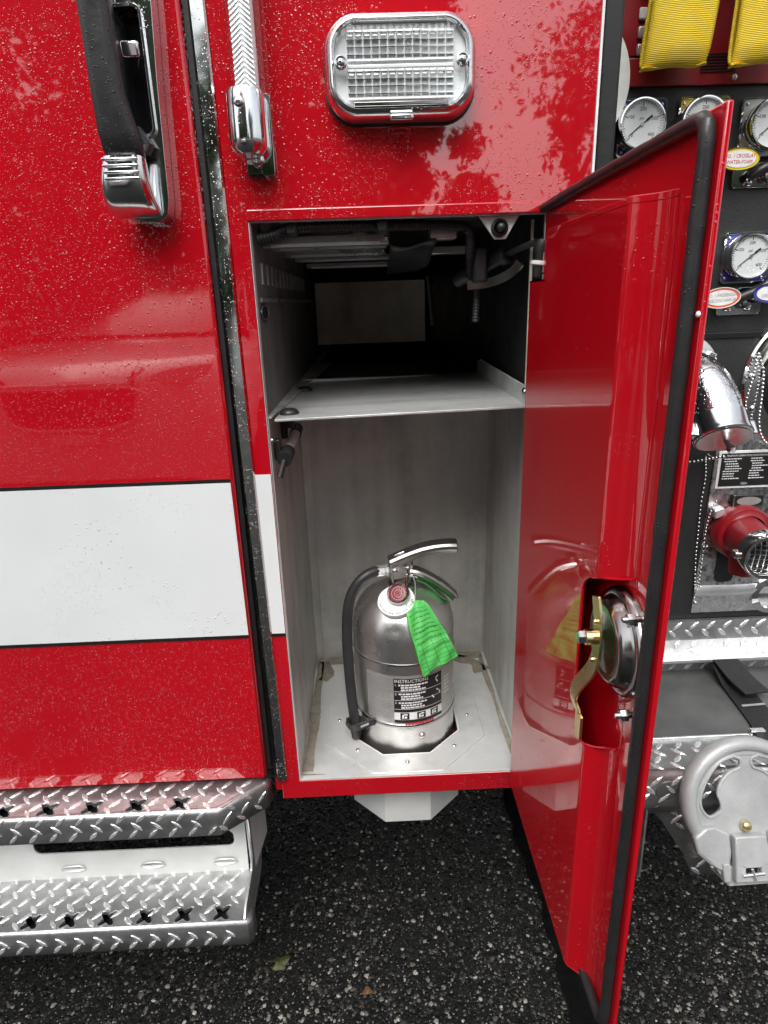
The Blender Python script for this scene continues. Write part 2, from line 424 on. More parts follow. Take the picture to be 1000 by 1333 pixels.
def cat_path(pts, n=6):
    """Catmull-Rom through points"""
    P = [Vector(p) for p in pts]; P = [P[0]*2-P[1]] + P + [P[-1]*2-P[-2]]; o = []
    for i in range(1, len(P)-2):
        for k in range(n):
            t_ = k/n; a, b, c, d = P[i-1], P[i], P[i+1], P[i+2]
            o.append(.5*((2*b)+(c-a)*t_+(2*a-5*b+4*c-d)*t_*t_+(3*b-a-3*c+d)*t_**3))
    return o+[P[-2]]
def bolt(mb, c, axis, r, h=.004, dome=True):
    prof = [(r, 0), (r, h*.4), (r*.8, h*.8), (r*.35, h), (0, h)] if dome else [(r, 0), (r, h), (r*.9, h*1.1), (0, h*1.1)]
    mb.lathe(prof, c, axis, 12 if dome else 6)
XZ = dict(U=(1,0,0), V=(0,0,1))
def diamonds(mb, O, U, V, N, w, h, inside=None, L=.0118, W=.0036, H=.0020, ph=0):
    O, U, V, N = map(Vector, (O, U, V, N)); nu, nv = int(w/.030)+2, int(h/.0145)+1
    for j in range(nv):                       # alternating rows of lugs leaning one way and the other, staggered
        for i in range(nu):
            cu, cv = i*.030+.004+((j+ph)//2 % 2)*.015+((j+ph) % 2)*.0075, (j+.55)*.0145
            if cu > w-.004 or cv > h-.003 or (inside and not inside(cu, cv)): continue
            s = 1 if (j+ph) % 2 else -1
            a = R(45*s+random.uniform(-3, 3)); d = Vector((math.cos(a), math.sin(a))); e = Vector((-d.y, d.x))
            l = L*random.uniform(.92, 1.06); ww = W*random.uniform(.85, 1.15)
            P = lambda x, y, z: O+U*(cu+d.x*x+e.x*y)+V*(cv+d.y*x+e.y*y)+N*z
            hx = [(-1,0),(-.42,-.82),(.42,-.82),(1,0),(.42,.82),(-.42,.82)]
            mb.add([P(l*p, ww*1.15*q, 0) for p, q in hx]+[P(l*.80*p, ww*.66*q, H*random.uniform(.7, 1)) for p, q in hx],
                   [(k, (k+1) % 6, (k+1) % 6+6, k+6) for k in range(6)]+[(6,7,8,9,10,11)])

# ================================================================== GROUND
g = obj('ground', MB().add([(-150,-150,0),(150,-150,0),(150,150,0),(-150,150,0)], [(0,1,2,3)]), 'asphalt', smooth=0); g['kind'] = 'structure'
# aggregate stones proud of the wet asphalt, in the patch near the truck
def stones(n):
    ico_v = np.array([(0,0,.6),(1,0,0),(.31,.95,0),(-.81,.59,0),(-.81,-.59,0),(.31,-.95,0),(.5,.3,.42),(-.4,.45,.42),(-.2,-.55,.42)])
    ico_f = np.array([(0,6,7),(0,7,8),(0,8,6),(6,1,2),(6,2,7),(7,2,3),(7,3,4),(7,4,8),(8,4,5),(8,5,1),(8,1,6)])
    x = rng.uniform(-1.05, 1.25, n); y = rng.uniform(-.28, 1.5, n)
    r = .0013+.0042*rng.random(n)**2.4
    a = rng.uniform(0, 2*np.pi, n); sx = rng.uniform(.75, 1.5, n); sz = rng.uniform(.35, .8, n)
    ok = np.abs(x-(.35+.008*np.sin(y*9)+.004*np.sin(y*57))) > .024+.004*np.sin(y*130)
    x, y, r, a, sx, sz = [q[ok] for q in (x, y, r, a, sx, sz)]; n = len(x)
    V = ico_v[None]*(1+rng.normal(0, .14, (n, 9, 1)))
    X = V[:,:,0]*(r*sx)[:,None]; Y = V[:,:,1]*r[:,None]; Z = V[:,:,2]*(r*sz)[:,None]-.0006
    c, s = np.cos(a)[:,None], np.sin(a)[:,None]
    tl = rng.normal(0, .25, (n, 1))
    vs = np.stack([X*c-Y*s+x[:,None], X*s+Y*c+y[:,None], Z+tl*X*.6+.0005], 2).reshape(-1, 3)
    fs = (ico_f[None]+np.arange(n)[:,None,None]*9).reshape(-1, 3)
    me = bpy.data.meshes.new('asphalt_aggregate'); me.vertices.add(len(vs)); me.vertices.foreach_set('co', vs.ravel())
    me.loops.add(fs.size); me.loops.foreach_set('vertex_index', fs.ravel()); me.polygons.add(len(fs))
    me.polygons.foreach_set('loop_start', np.arange(0, fs.size, 3)); me.polygons.foreach_set('loop_total', np.full(len(fs), 3))
    me.update(); at = me.attributes.new('tone', 'FLOAT', 'POINT'); pt_ = .5+.25*np.sin(x*7.1+y*3.3)+.25*np.sin(x*13.7-y*9.1+2); at.data.foreach_set('value', np.repeat(np.clip(rng.random(n)**(1.2+1.1*pt_), 0, 1), 9).astype(np.float32))
    me.materials.append(M['stone']); o = bpy.data.objects.new('asphalt_aggregate', me); COL.objects.link(o); o['kind'] = 'stuff'
    o['label'] = 'small grey and pale stones set in the wet black asphalt'
stones(135000)
# smooth wet tar joint running out from under the truck
ys = np.linspace(-.6, 2.2, 90); le = []; ri = []
for y in ys:
    c = .35+.008*math.sin(y*9)+.004*math.sin(y*57); hw = .026+.003*math.sin(y*90)+random.uniform(-.005, .005)
    le.append((c-hw, y, .004)); ri.append((c+hw+random.uniform(-.003, .003), y, .004))
mb = MB(); mb.loft([[(a[0]-.002, a[1], .0005), a, ((a[0]+b[0])/2, a[1], .006), b, (b[0]+.002, b[1], .0005)] for a, b in zip(le, ri)], closed=False, caps=False)
o = obj('tar_joint', mb, 'tar'); o['kind'] = 'structure'

# ================================================================== FIRE TRUCK
truck = thing('fire_truck', 'red fire truck with white stripe, diamond plate steps and an open side compartment door', 'fire truck', (0,0,0))
# ---- chassis underside and far body, keeps the underside dark
o = obj('chassis', MB().box((-3.2,.40,.62),(.9,2.35,.70)), 'black_plastic', truck)
obj('underside_light_block', MB().box((-1.9,.80,.27),(1.6,1.75,.61)), 'black_plastic', truck, bevel=.03)  # unseen box added to block light coming under from the far side
obj('frame_rail', MB().box((-3.0,.85,.5),(4.2,.93,.66)), 'black_plastic', truck)
obj('frame_rail', MB().box((-3.0,1.6,.5),(4.2,1.68,.66)), 'black_plastic', truck)
for wx in (-2.2, 2.6):
    for wy in (.15, 1.95):
        wh = obj('wheel', MB().lathe([(.30,0),(.46,.01),(.5,.05),(.5,.22),(.46,.26),(.3,.27),(.0,.27)], (wx, wy, .5), (0,1,0), 36), 'tyre', truck)
        obj('rim', MB().lathe([(.0,.02),(.12,.0),(.14,.03),(.26,.02),(.3,.0),(.3,.06)], (wx, wy-.002, .5), (0,1,0), 32), 'chrome_clean', wh)

# ---- cab
cab = obj('cab_body', MB().prism([(-2.9,.62),(-.199,.62),(-.199,1.2),(-.2035,2.75),(-2.9,2.75)], [], (0,-.02,0), (1,0,0), (0,0,1), (0,2.3,0)), 'red_paint_cab', truck, bevel=.004)
def strip_xz(name, x0, x1, z0, z1, y, mat, parent, th=.0012, slant=0, bevel=0):
    return obj(name, MB().prism([(x0,z0),(x1+slant,z0),(x1,z1),(x0,z1)], [], (0,y,0), (1,0,0), (0,0,1), (0,-th,0)), mat, parent, bevel=bevel)
strip_xz('white_stripe', -2.9, -.2035, .8735, 1.1005, -.0205, 'white_vinyl', cab, .0008, .001)
strip_xz('pinstripe', -2.9, -.2035, 1.1005, 1.1055, -.0204, 'black_vinyl', cab, .0009)
strip_xz('pinstripe', -2.9, -.2025, .8685, .8735, -.0204, 'black_vinyl', cab, .0009)
obj('door_seam', MB().box((-.1985,-.012,.63),(-.193,.03,2.7)), 'seal_black', truck)
# polished trim strip between cab and body module
def ring_strip(z, xl, xr): return [(xl,-.001,z),(xl,-.0055,z),(xl+.0028,-.0075,z),(xr-.002,-.004,z),(xr,-.001,z)]
tr = obj('trim_strip', MB().loft([ring_strip(.599,-.186,-.1705), ring_strip(.66,-.187,-.171), ring_strip(1.2,-.1915,-.1745), ring_strip(1.64,-.1945,-.1765), ring_strip(2.7,-.199,-.181)]), 'stainless_mirror', truck, smooth=25)
obj('gap_filler', MB().box((-.193,.004,.60),(-.170,.03,2.7)), 'seal_black', truck)
obj('sill_return', MB().box((-.192,.006,.572),(-.178,.04,.63)), 'red_paint', truck)

# ---- cab grab handle
hd = obj('door_handle', MB().prism([(-.283,1.478),(-.286,1.440),(-.279,1.420),(-.262,1.414),(-.243,1.413),(-.233,1.420),(-.230,1.436),(-.2265,1.55),(-.2225,1.62),(-.222,1.74),(-.232,1.755),(-.275,1.755),(-.283,1.74)],
      [rrect(.0155,.058,.008,5,(-.2505,1.556))], (0,-.021,0), (1,0,0), (0,0,1), (0,-.024,0)), 'chrome', truck, bevel=.005, seg=4)
obj('recess', MB().box((-.271,-.026,1.495),(-.232,-.0225,1.612)), 'car_dark', hd)
obj('recess_frame', MB().prism(rrect(.0175,.060,.009,5,(-.2505,1.556)), [rrect(.0145,.057,.007,5,(-.2505,1.556))], (0,-.045,0), (1,0,0), (0,0,1), (0,-.004,0)), 'chrome', hd, bevel=.001)
def sec(cx, cy, z, hx, hy, k=3.2, n=20):
    o = []
    for i in range(n):
        a = 2*math.pi*i/n; c, s = math.cos(a), math.sin(a)
        o.append((cx+hx*math.copysign(abs(c)**(2/k), c), cy+hy*math.copysign(abs(s)**(2/k), s), z))
    return o
obj('grip', MB().loft([sec(-.262,-.068,1.472,.019,.010), sec(-.2625,-.071,1.478,.0205,.013), sec(-.2655,-.073,1.497,.0195,.014), sec(-.2685,-.075,1.53,.0160,.015), sec(-.2695,-.075,1.62,.0155,.015), sec(-.268,-.073,1.70,.02,.014), sec(-.268,-.06,1.745,.02,.014)]), 'grip_black', hd)
obj('grip_flare', MB().loft([sec(-.247,-.058,1.478,.006,.010), sec(-.244,-.055,1.487,.008,.010), sec(-.248,-.060,1.502,.003,.008)]), 'grip_black', hd)
obj('lower_lug', MB().loft([sec(-.266,-.040,1.418,.026,.006), sec(-.267,-.050,1.424,.028,.014), sec(-.268,-.060,1.437,.0265,.018), sec(-.2675,-.066,1.452,.0245,.016), sec(-.2645,-.068,1.4735,.0215,.012)]), 'chrome', hd)
mb = MB()
for k in range(4): mb.box((-.284,-.0835-.0004*k,1.450+k*.006),(-.247,-.079,1.4528+k*.006))
obj('lug_rib', mb, 'chrome', hd, bevel=.0012)
obj('top_clip', MB().obox((-.247,-.052,1.575),(.009,0,0),(0,.006,.002),(0,-.002,.007)), 'chrome', hd, bevel=.0025)

# ---- body module front with its opening
OX0, OX1, OZ0, OZ1 = -.1525, .207, .5915, 1.4155
face = obj('body_panel', MB().prism([(-.1815,.5585),(.252,.5585),(.2575,1.0),(.2575,2.7),(-.1805,2.7),(-.1765,1.6),(-.1745,1.2),(-.175,.9)], [[(OX0,OZ0),(OX1,OZ0),(OX1,OZ1),(OX0,OZ1)]],
       (0,0,0), (1,0,0), (0,0,1), (0,.0035,0)), 'red_paint', truck, bevel=.0012)
strip_xz('white_stripe', -.1745, -.1530, .8625, 1.1045, -.0004, 'white_vinyl', face, .0008)
strip_xz('pinstripe', -.1745, -.1530, .8575, .8625, -.0003, 'black_vinyl', face, .0009)
obj('drip_fold', MB().prism([(.0005,0),(-.0016,.001),(-.0016,.0125),(.0005,.0135)], [], (-.1525,0,1.4157), (0,1,0), (0,0,1), (.3595,0,0)), 'red_paint', face, bevel=.0008)
obj('bottom_return', MB().box((-.178,.004,.5585),(.25,.40,.5625)), 'red_paint', face)
obj('edge_trim', MB().box((.2577,.0006,.6),(.2605,.006,2.7)), 'white_plastic', truck)
obj('corner_post', MB().box((.262,.008,.60),(.286,.17,2.7)), 'seal_black', truck, bevel=.004)
obj('round_reflector', MB().lathe([(0,0),(.0885,0),(.0905,.002),(.0905,.006),(0,.006)], (.2605,.156,1.592), (0,-1,0), 64), 'white_plastic', truck)

# ---- warning light
WC = (.032, 1.563)
def rr3(hw, hh, r, y, bulge=.0055, n=7):
    """rounded rectangle ring with barrel-curved sides at depth y"""
    out = []; k_ = hw/.08
    for (x, z) in rrect(hw, hh, min(r*1.25, hh*.9), n):
        out.append((WC[0]+x+(.0035*k_*(1-(z/hh)**2))*(1 if x > 0 else -1), y, WC[1]+z+(bulge*k_*(1-(x/hw)**2))*(1 if z > 0 else -1)-bulge*k_*.5*(1 if z > 0 else -1)))
    return out
wl = obj('warning_light', MB().loft([rr3(.080,.050,.022,.0), rr3(.080,.050,.022,-.012), rr3(.0785,.0485,.022,-.022), rr3(.0745,.0445,.02,-.030), rr3(.0715,.0415,.018,-.0315), rr3(.0695,.0395,.017,-.029), rr3(.0690,.039,.017,-.012)], caps=False), 'chrome', truck)
obj('rubber_gasket', MB().loft([rr3(.0815,.0515,.022,.0), rr3(.0815,.0515,.022,-.003)], caps=True), 'seal_black', wl)
obj('reflector_back', MB().prism([(p[0],p[2]) for p in rr3(.069,.039,.017,0)], [], (0,-.0215,0), (1,0,0), (0,0,1), (0,.002,0)), 'led_white', wl)
obj('divider_bar', MB().box((WC[0]-.058,-.0265,WC[1]-.003),(WC[0]+.058,-.011,WC[1]+.0012)), 'led_white', wl, bevel=.001)
for row in (0, 1):
    zc = WC[1]+(.0195 if row == 0 else -.0165)
    for k in range(13):
        xc = WC[0]-.0534+k*.0089; c_ = MB(); a, b = .0043, .0150
        rings = []
        for y, s in ((-.0262, 1.02), (-.0240, .84), (-.0216, .62)): rings.append([(xc-a*s,y,zc-b*s),(xc+a*s,y,zc-b*s),(xc+a*s,y,zc+b*s),(xc-a*s,y,zc+b*s)])
        c_.loft(rings, caps=False); rd = obj('led_reflector', c_, 'led_white', wl, smooth=0, solid=.0006)
        obj('led_chip', MB().box((xc-.0020,-.0232,zc+.001),(xc+.0020,-.0214,zc+.0060)), 'label_silver', rd)
        m2 = MB()
        for q in (-1.1, -.3, .45, 1.2): m2.box((xc-.0044,-.0262,zc+q*.0090-.0005),(xc+.0044,-.0215,zc+q*.0090+.0005))
        obj('cell_rib', m2, 'led_silver', rd)
mb = MB(); mb.loft([rr3(.0692,.0392,.017,-.0270), rr3(.0680,.038,.016,-.0295), rr3(.063,.033,.014,-.0318), rr3(.04,.02,.01,-.0326), rr3(.003,.002,.001,-.0328)], caps=False)
obj('lens', mb, 'clear_lens', wl)
for q in (-1, 1):
    sx_ = WC[0]+q*.0655+.001
    ri_ = obj('screw_boss', MB().lathe([(.0070,0),(.0070,.003),(.0058,.0038),(.0048,.003),(0,.003)], (sx_,-.0285,WC[1]+.002), (0,-1,0), 20), 'chrome', wl)
    m2 = MB(); bolt(m2, (sx_,-.0323,WC[1]+.002), (0,-1,0), .0036, .002); obj('screw', m2, 'chrome_clean', ri_)
obj('drain_tab', MB().box((WC[0]-.013,-.0335,WC[1]-.0535),(WC[0]+.013,-.026,WC[1]-.0475)), 'chrome', wl, bevel=.0015)
obj('lower_shelf', MB().box((WC[0]-.052,-.0305,WC[1]-.039),(WC[0]+.052,-.022,WC[1]-.0345)), 'chrome_dark', wl, bevel=.001)

# ---- tubular scene light on the left of the module
lt = obj('tube_light', MB().tube([(-.1345,-.026,1.52),(-.1362,-.026,2.2)], .0125, 20), 'led_white', truck)
mb = MB()
for k in range(130):
    z = 1.535+k*.0048
    for q in (-1, 1): mb.obox((-.1348-.0004*(z-1.535)+q*.0056,-.0372,z),(.0052,0,.0040*q*-1),(0,.0016,0),(0,.0002,.0010))
obj('herringbone_rib', mb, 'led_white', lt, kind='stuff')
obj('clear_sleeve', MB().tube([(-.1345,-.026,1.52),(-.1362,-.026,2.2)], .0175, 28), 'clear_tube', lt)
obj('end_cap', MB().lathe([(0,-.012),(.014,-.012),(.0195,-.006),(.0205,.002),(.0205,.046),(.0192,.050),(.0175,.050)], (-.1385,-.028,1.492), (0.005,0,1), 28), 'chrome', lt)
m2 = MB(); bolt(m2, (-.142,-.049,1.527), (0,-1,.1), .006, .003); obj('cap_screw', m2, 'steel_bolt', lt)
br = obj('mounting_bracket', MB().prism(rrect(.0075,.041,.004,4,(-.1215,1.503)), [], (0,0,0), (1,0,0), (0,0,1), (0,-.012,0)), 'chrome_clean', lt, bevel=.002)
obj('bracket_foot', MB().prism(rrect(.0150,.0125,.003,4,(-.1305,1.4775)), [], (0,0,0), (1,0,0), (0,0,1), (0,-.010,0)), 'chrome_clean', lt, bevel=.002)
obj('foot_pad', MB().prism(rrect(.0165,.0140,.003,4,(-.1300,1.4770)), [], (0,0,0), (1,0,0), (0,0,1), (0,-.003,0)), 'seal_black', lt)
m2 = MB(); bolt(m2, (-.1325,-.010,1.478), (0,-1,0), .0075, .006); obj('bracket_bolt', m2, 'steel_bolt', lt)

# ================================================================== COMPARTMENT
cp = obj('side_compartment', MB().box((-.1545,.365,.592),(.2135,.369,1.177)), 'bare_aluminium', truck)   # back wall
obj('left_wall', MB().prism([(.002,.590),(.365,.590),(.365,1.182),(.002,1.182)], [], (-.1495,0,0), (0,1,0), (0,0,1), (-.0030,0,0)), 'bare_aluminium', cp)
obj('right_wall', MB().box((.2110,.004,.59),(.2135,.365,1.18)), 'bare_aluminium', cp)
obj('opening_flange', MB().prism([(OX0,OZ0),(OX1+.003,OZ0),(OX1+.003,OZ1),(OX0,OZ1)], [[(-.1505,.5940),(.2060,.5940),(.2060,1.4152),(-.1505,1.4152)]], (0,.0012,0), (1,0,0), (0,0,1), (0,.009,0)), 'floor_aluminium', cp, bevel=.0006)
obj('corner_weld', MB().prism([(0,0),(.016,0),(.0,.012)], [], (-.1495,.365,.594), (1,0,0), (0,-1,0), (0,0,.583)), 'bare_aluminium', cp, bevel=.002)
obj('corner_weld', MB().prism([(0,0),(-.004,0),(0,.004)], [], (.211,.365,.594), (1,0,0), (0,-1,0), (0,0,.583)), 'bare_aluminium', cp)
# floor with octagonal hole
HC_ = (.024, .146); APO = .0955
def octo(a, c=HC_, rot=22.5): return [(c[0]+a/math.cos(R(22.5))*math.cos(R(rot+45*i)), c[1]+a/math.cos(R(22.5))*math.sin(R(rot+45*i))) for i in range(8)]
fl = obj('floor_plate', MB().prism([(-.1495,.004),(.211,.004),(.211,.365),(-.1495,.365)], [octo(APO+.004)], (0,0,.589), (1,0,0), (0,1,0), (0,0,.003)), 'floor_aluminium', cp)
pl = obj('octagonal_flange', MB().prism(octo(.139), [octo(APO)], (0,0,.5921), (1,0,0), (0,1,0), (0,0,.003)), 'floor_aluminium', cp, bevel=.0008)
for k in range(8):
    a = R(45*k); m2 = MB(); bolt(m2, (HC_[0]+.117*math.cos(a), HC_[1]+.117*math.sin(a), .595), (0,0,1), .0036, .003); obj('rivet', m2, 'steel_bolt', pl)
def tubring(a, z): return [(p[0], p[1], z) for p in octo(a)]
tub = obj('extinguisher_socket', MB().loft([tubring(APO+.0015,.5955), tubring(APO,.594), tubring(APO,.4515), tubring(APO-.003,.4485)], caps=False).loft([tubring(APO-.003,.4485), tubring(.001,.4485)], caps=False), 'painted_aluminium', cp, smooth=20, solid=.0016)
obj('socket_liner', MB().loft([tubring(APO-.002,.592), tubring(APO-.002,.50)], caps=False), 'black_plastic', tub, smooth=20)
# sealant along the floor edges, with ragged borders
def sealant(pts, w0, w1):
    m = MB(); P = cat_path(pts, 14); rings = []
    for i, p in enumerate(P):
        t_ = (P[min(i+1, len(P)-1)]-P[max(0, i-1)]).normalized(); n_ = Vector((-t_.y, t_.x, 0)); k_ = i/7.0+pts[0][0]*90; a = w0+(w1-w0)*(.5+.5*math.sin(k_*1.7)*math.sin(k_*.61+1))*random.uniform(.85, 1.1); b = w0+(w1-w0)*(.5+.5*math.sin(k_*1.1+2)*math.sin(k_*.83))*random.uniform(.85, 1.1)
        rings.append([p-n_*a-Vector((0,0,.0004)), p-n_*a*.7+Vector((0,0,.0012)), p+n_*b*.7+Vector((0,0,.0012)), p+n_*b-Vector((0,0,.0004))])
    m.loft(rings, closed=False, caps=False); return m
obj('sealant_bead', sealant([(-.140,.02,.5925),(-.1405,.12,.5925),(-.139,.24,.5925),(-.139,.35,.5925)], .005, .011), 'caulk', fl)
obj('sealant_bead', sealant([(-.145,.354,.5925),(-.05,.352,.5925),(.08,.353,.5925),(.205,.354,.5925)], .008, .019), 'caulk', fl)
obj('sealant_bead', sealant([(.201,.35,.5925),(.2,.26,.5925),(.202,.15,.5925),(.203,.03,.5925)], .002, .007), 'caulk', fl)
obj('sealant_bead', sealant([(.15,.345,.5925),(.18,.325,.5925),(.196,.29,.5925)], .008, .02), 'caulk', fl)
obj('sealant_bead', sealant([(-.132,.345,.5925),(-.126,.315,.5925),(-.136,.28,.5925)], .006, .018), 'caulk', fl)
obj('sealant_bead', sealant([(-.1475,.012,.5925),(-.11,.009,.5925)], .002, .005), 'caulk', fl)

# ---- shelf and the deep upper cavity
sh = obj('shelf', MB().prism([(-.1425,.006),(.2085,.006),(.2085,.425),(-.1425,.425)], [], (0,0,1.1765), (1,0,.019), (0,1,0), (0,0,.0035)), 'shelf_aluminium', cp, bevel=.0007)
obj('shelf_lip', MB().box((-.1425,.412,1.1775),(.205,.426,1.1825)), 'shelf_aluminium', sh)
for yb in (.045, .285):
    b_ = obj('rubber_bumper', MB().lathe([(.0135,0),(.0135,.002),(.011,.0055),(.006,.0075),(0,.0078)], (-.127,yb,1.178), (0,0,1), 24), 'black_plastic', sh)
    obj('bumper_stem', MB().lathe([(.006,0),(.0065,-.012),(.004,-.018),(0,-.019)], (-.127,yb,1.1765), (0,0,1), 14), 'black_plastic', b_)
obj('right_lip', MB().prism([(.006,1.183),(.006,1.207),(.37,1.214),(.40,1.207),(.40,1.183)], [], (.1935,0,0), (0,1,0), (0,0,1), (.003,0,0)), 'shelf_aluminium', sh, bevel=.001)
m2 = MB(); bolt(m2, (.1935,.022,1.199), (-1,0,0), .006, .004); obj('lip_bolt', m2, 'chrome_dark', sh)
obj('left_ledge', MB().prism([(-.1495,.004),(-.146,.004),(-.103,.78),(-.1495,.78)], [], (0,0,1.179), (1,0,0), (0,1,0), (0,0,.0025)), 'bare_aluminium', sh)
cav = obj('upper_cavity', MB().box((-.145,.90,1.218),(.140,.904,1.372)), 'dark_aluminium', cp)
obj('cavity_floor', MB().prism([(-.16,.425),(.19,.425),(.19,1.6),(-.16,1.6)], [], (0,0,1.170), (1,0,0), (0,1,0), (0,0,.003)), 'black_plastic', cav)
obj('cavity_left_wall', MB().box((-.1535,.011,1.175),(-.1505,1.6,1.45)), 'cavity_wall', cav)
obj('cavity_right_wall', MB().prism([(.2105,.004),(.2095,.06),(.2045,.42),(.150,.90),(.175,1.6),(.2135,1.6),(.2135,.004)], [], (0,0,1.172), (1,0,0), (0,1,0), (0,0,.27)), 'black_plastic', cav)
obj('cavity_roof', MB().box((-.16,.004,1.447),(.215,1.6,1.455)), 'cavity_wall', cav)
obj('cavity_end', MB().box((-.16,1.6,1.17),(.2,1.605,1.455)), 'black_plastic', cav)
obj('side_rail', MB().box((-.1505,.03,1.325),(-.1475,.88,1.330)), 'rail_grey', cav)
mb = MB()
for k in range(14): mb.obox((-.1490,.06+k*.045,1.36),(.0012,0,0),(0,.006,0),(0,.0015,.013))
obj('louvre', mb, 'rail_grey', cav, kind='stuff')
for (y, z, x0, x1, h) in ((.070,1.398,-.1475,.018,.0065), (.19,1.402,-.150,.020,.0055), (.33,1.402,-.150,.022,.0060), (.50,1.404,-.15,.05,.0055), (.70,1.402,-.145,.08,.0055)):
    cr = obj('cross_rail', MB().prism([(-.013,-h),(.011,-h),(.013,-h+.003),(.013,h),(-.013,h)], [], (x0,y,z), (0,1,0), (0,0,1), (x1-x0,0,0)), 'rail_grey', cav, bevel=.0015)
    m2 = MB(); bolt(m2, (x1-.004,y-.0135,z+.001), (0,-1,0), .003, .003); obj('rail_screw', m2, 'steel_bolt', cr)
    obj('rail_lip', MB().box((x0+.012,y-.0145,z-h-.0005),(x1-.012,y-.0128,z-h+.0035)), 'bright_aluminium', cr)
for (y, z, x0, x1) in ((.06,1.401,.070,.105), (.33,1.400,.085,.16)):
    obj('cross_rail', MB().box((x0,y-.013,z-.0065),(x1,y+.013,z+.0065)), 'rail_grey', cav, bevel=.002)
for x in (-.118, -.02): obj('slat_runner', MB().box((x-.008,.05,1.4085),(x+.008,.80,1.412)), 'rail_grey', cav)
mb = MB().grid(lambda a, b: (.018+.06*a+.008*b, .045+.42*b, 1.389-.018*math.sin(b*2.4)-.004*math.sin(a*5+b*9)), 10, 14)
obj('hanging_sheet', mb, 'hose_rubber', cav, solid=.002)
# corrugated cable conduit along the front
def conduit(pts, r, pitch=.004):
    m = MB(); P = cat_path(pts, 40); L_ = 0; Q = [P[0]]
    d = [0]
    for a, b in zip(P, P[1:]): d.append(d[-1]+(b-a).length)
    n = int(d[-1]/(pitch/2)); out = []; rr = []
    j = 0
    for k in range(n+1):
        s_ = d[-1]*k/n
        while j < len(d)-2 and d[j+1] < s_: j += 1
        f_ = (s_-d[j])/max(1e-9, d[j+1]-d[j]); out.append(P[j].lerp(P[j+1], f_)); rr.append(r*(1.0 if k % 2 else .84))
    m.tube(out, rr, 10); return m
obj('cable_conduit', conduit([(-.146,.016,1.398),(-.125,.016,1.402),(-.10,.018,1.409),(.0,.022,1.4095),(.10,.032,1.408),(.118,.035,1.40),(.122,.05,1.375),(.128,.08,1.35)], .0065), 'seal_black', cav)
obj('cable_conduit', conduit([(-.145,.03,1.394),(-.12,.034,1.402),(-.08,.036,1.411),(.05,.038,1.414)], .005), 'seal_black', cav)
for x in (-.103, .008): obj('conduit_clamp', MB().box((x-.007,.010,1.4005),(x+.007,.036,1.4145)), 'seal_black', cav, bevel=.003)
mp_ = obj('stay_plate', MB().prism([(.126,1.4155),(.176,1.4155),(.160,1.389),(.146,1.389)], [circ(.0085,24,(.1515,1.4015))], (0,.012,0), (1,0,0), (0,0,1), (0,.003,0)), 'painted_aluminium', cav, bevel=.0008)
obj('grommet', MB().lathe([(.0105,0),(.0105,.004),(.008,.006),(.0065,.003),(.0055,.001)], (.1515,.012,1.4015), (0,-1,0), 24), 'seal_black', mp_)
m2 = MB(); m2.ball((.1525,.006,1.402), .0055, 14, 8); obj('ball_stud', m2, 'black_plastic', mp_)
# gas strut, its arm and brackets at the hinge side
gs = obj('gas_strut', MB().tube([(.115,.115,1.345),(.165,.05,1.372)], .009, 16), 'black_plastic', cav)
obj('strut_rod', MB().tube([(.165,.05,1.372),(.198,.012,1.385)], .0042, 12), 'seal_black', gs)
obj('strut_collar', MB().lathe([(.0045,0),(.0105,.0),(.0115,.004),(.0105,.010),(.0045,.010)], (.163,.052,1.370), (.6,-.7,.24), 18), 'black_plastic', gs)
obj('arm', MB().tube(cat_path([(.124,.075,1.338),(.150,.05,1.340),(.172,.03,1.350),(.181,.02,1.362)], 6), .0058, sect=[(1,.35),(-1,.35),(-1,-.35),(1,-.35)]), 'chrome_dark', gs)
obj('bracket', MB().box((.127,.05,1.34),(.146,.09,1.385)), 'seal_black', gs, bevel=.004)
obj('cable_drop', conduit([(.133,.08,1.37),(.138,.085,1.335),(.137,.09,1.29)], .006), 'seal_black', gs)
obj('cable_drop', MB().tube(cat_path([(.09,.30,1.36),(.095,.30,1.32),(.098,.30,1.28)], 5), .004, 8), 'seal_black', gs)
bj = obj('ball_joint', MB().lathe([(0,-.014),(.006,-.012),(.008,-.004),(.008,.0),(.0095,.001),(.0095,.005),(.007,.007),(.008,.014),(.011,.022),(.009,.03),(0,.034)], (.2015,.006,1.356), (.15,0,1), 20), 'black_plastic', cav)
obj('white_washer', MB().lathe([(.0088,0),(.0112,.001),(.0112,.0045),(.0088,.0055)], (.2016,.006,1.3565), (.15,0,1), 20), 'white_plastic', bj)
obj('jamb_strip', MB().box((.196,.030,1.19),(.199,.034,1.412)), 'dark_aluminium', cav)
# strut low on the left wall below the shelf
ls = obj('door_stay', MB().tube([(-.134,-.028+.05,1.123),(-.128,.13,1.139)], .0070, 16), 'painted_aluminium', cp)
for (p, q, r_) in (((-.1345,.012,1.121),(-.133,.040,1.126),.0105), ((-.129,.112,1.136),(-.128,.135,1.140),.0088)): obj('stay_collar', MB().tube([p, q], r_, 18), 'black_plastic', ls)
for y, z in ((.022,1.135), (.105,1.148)): obj('stay_clip', MB().box((-.149,y,z-.018),(-.140,y+.012,z+.012)), 'black_plastic', ls, bevel=.002)
obj('stay_rod', MB().tube([(-.135,.014,1.120),(-.142,.006,1.098)], .004, 10), 'black_plastic', ls)
m2 = MB(); bolt(m2, (-.1495,.012,1.148), (1,0,0), .0042, .004); obj('wall_rivet', m2, 'steel_bolt', cp)
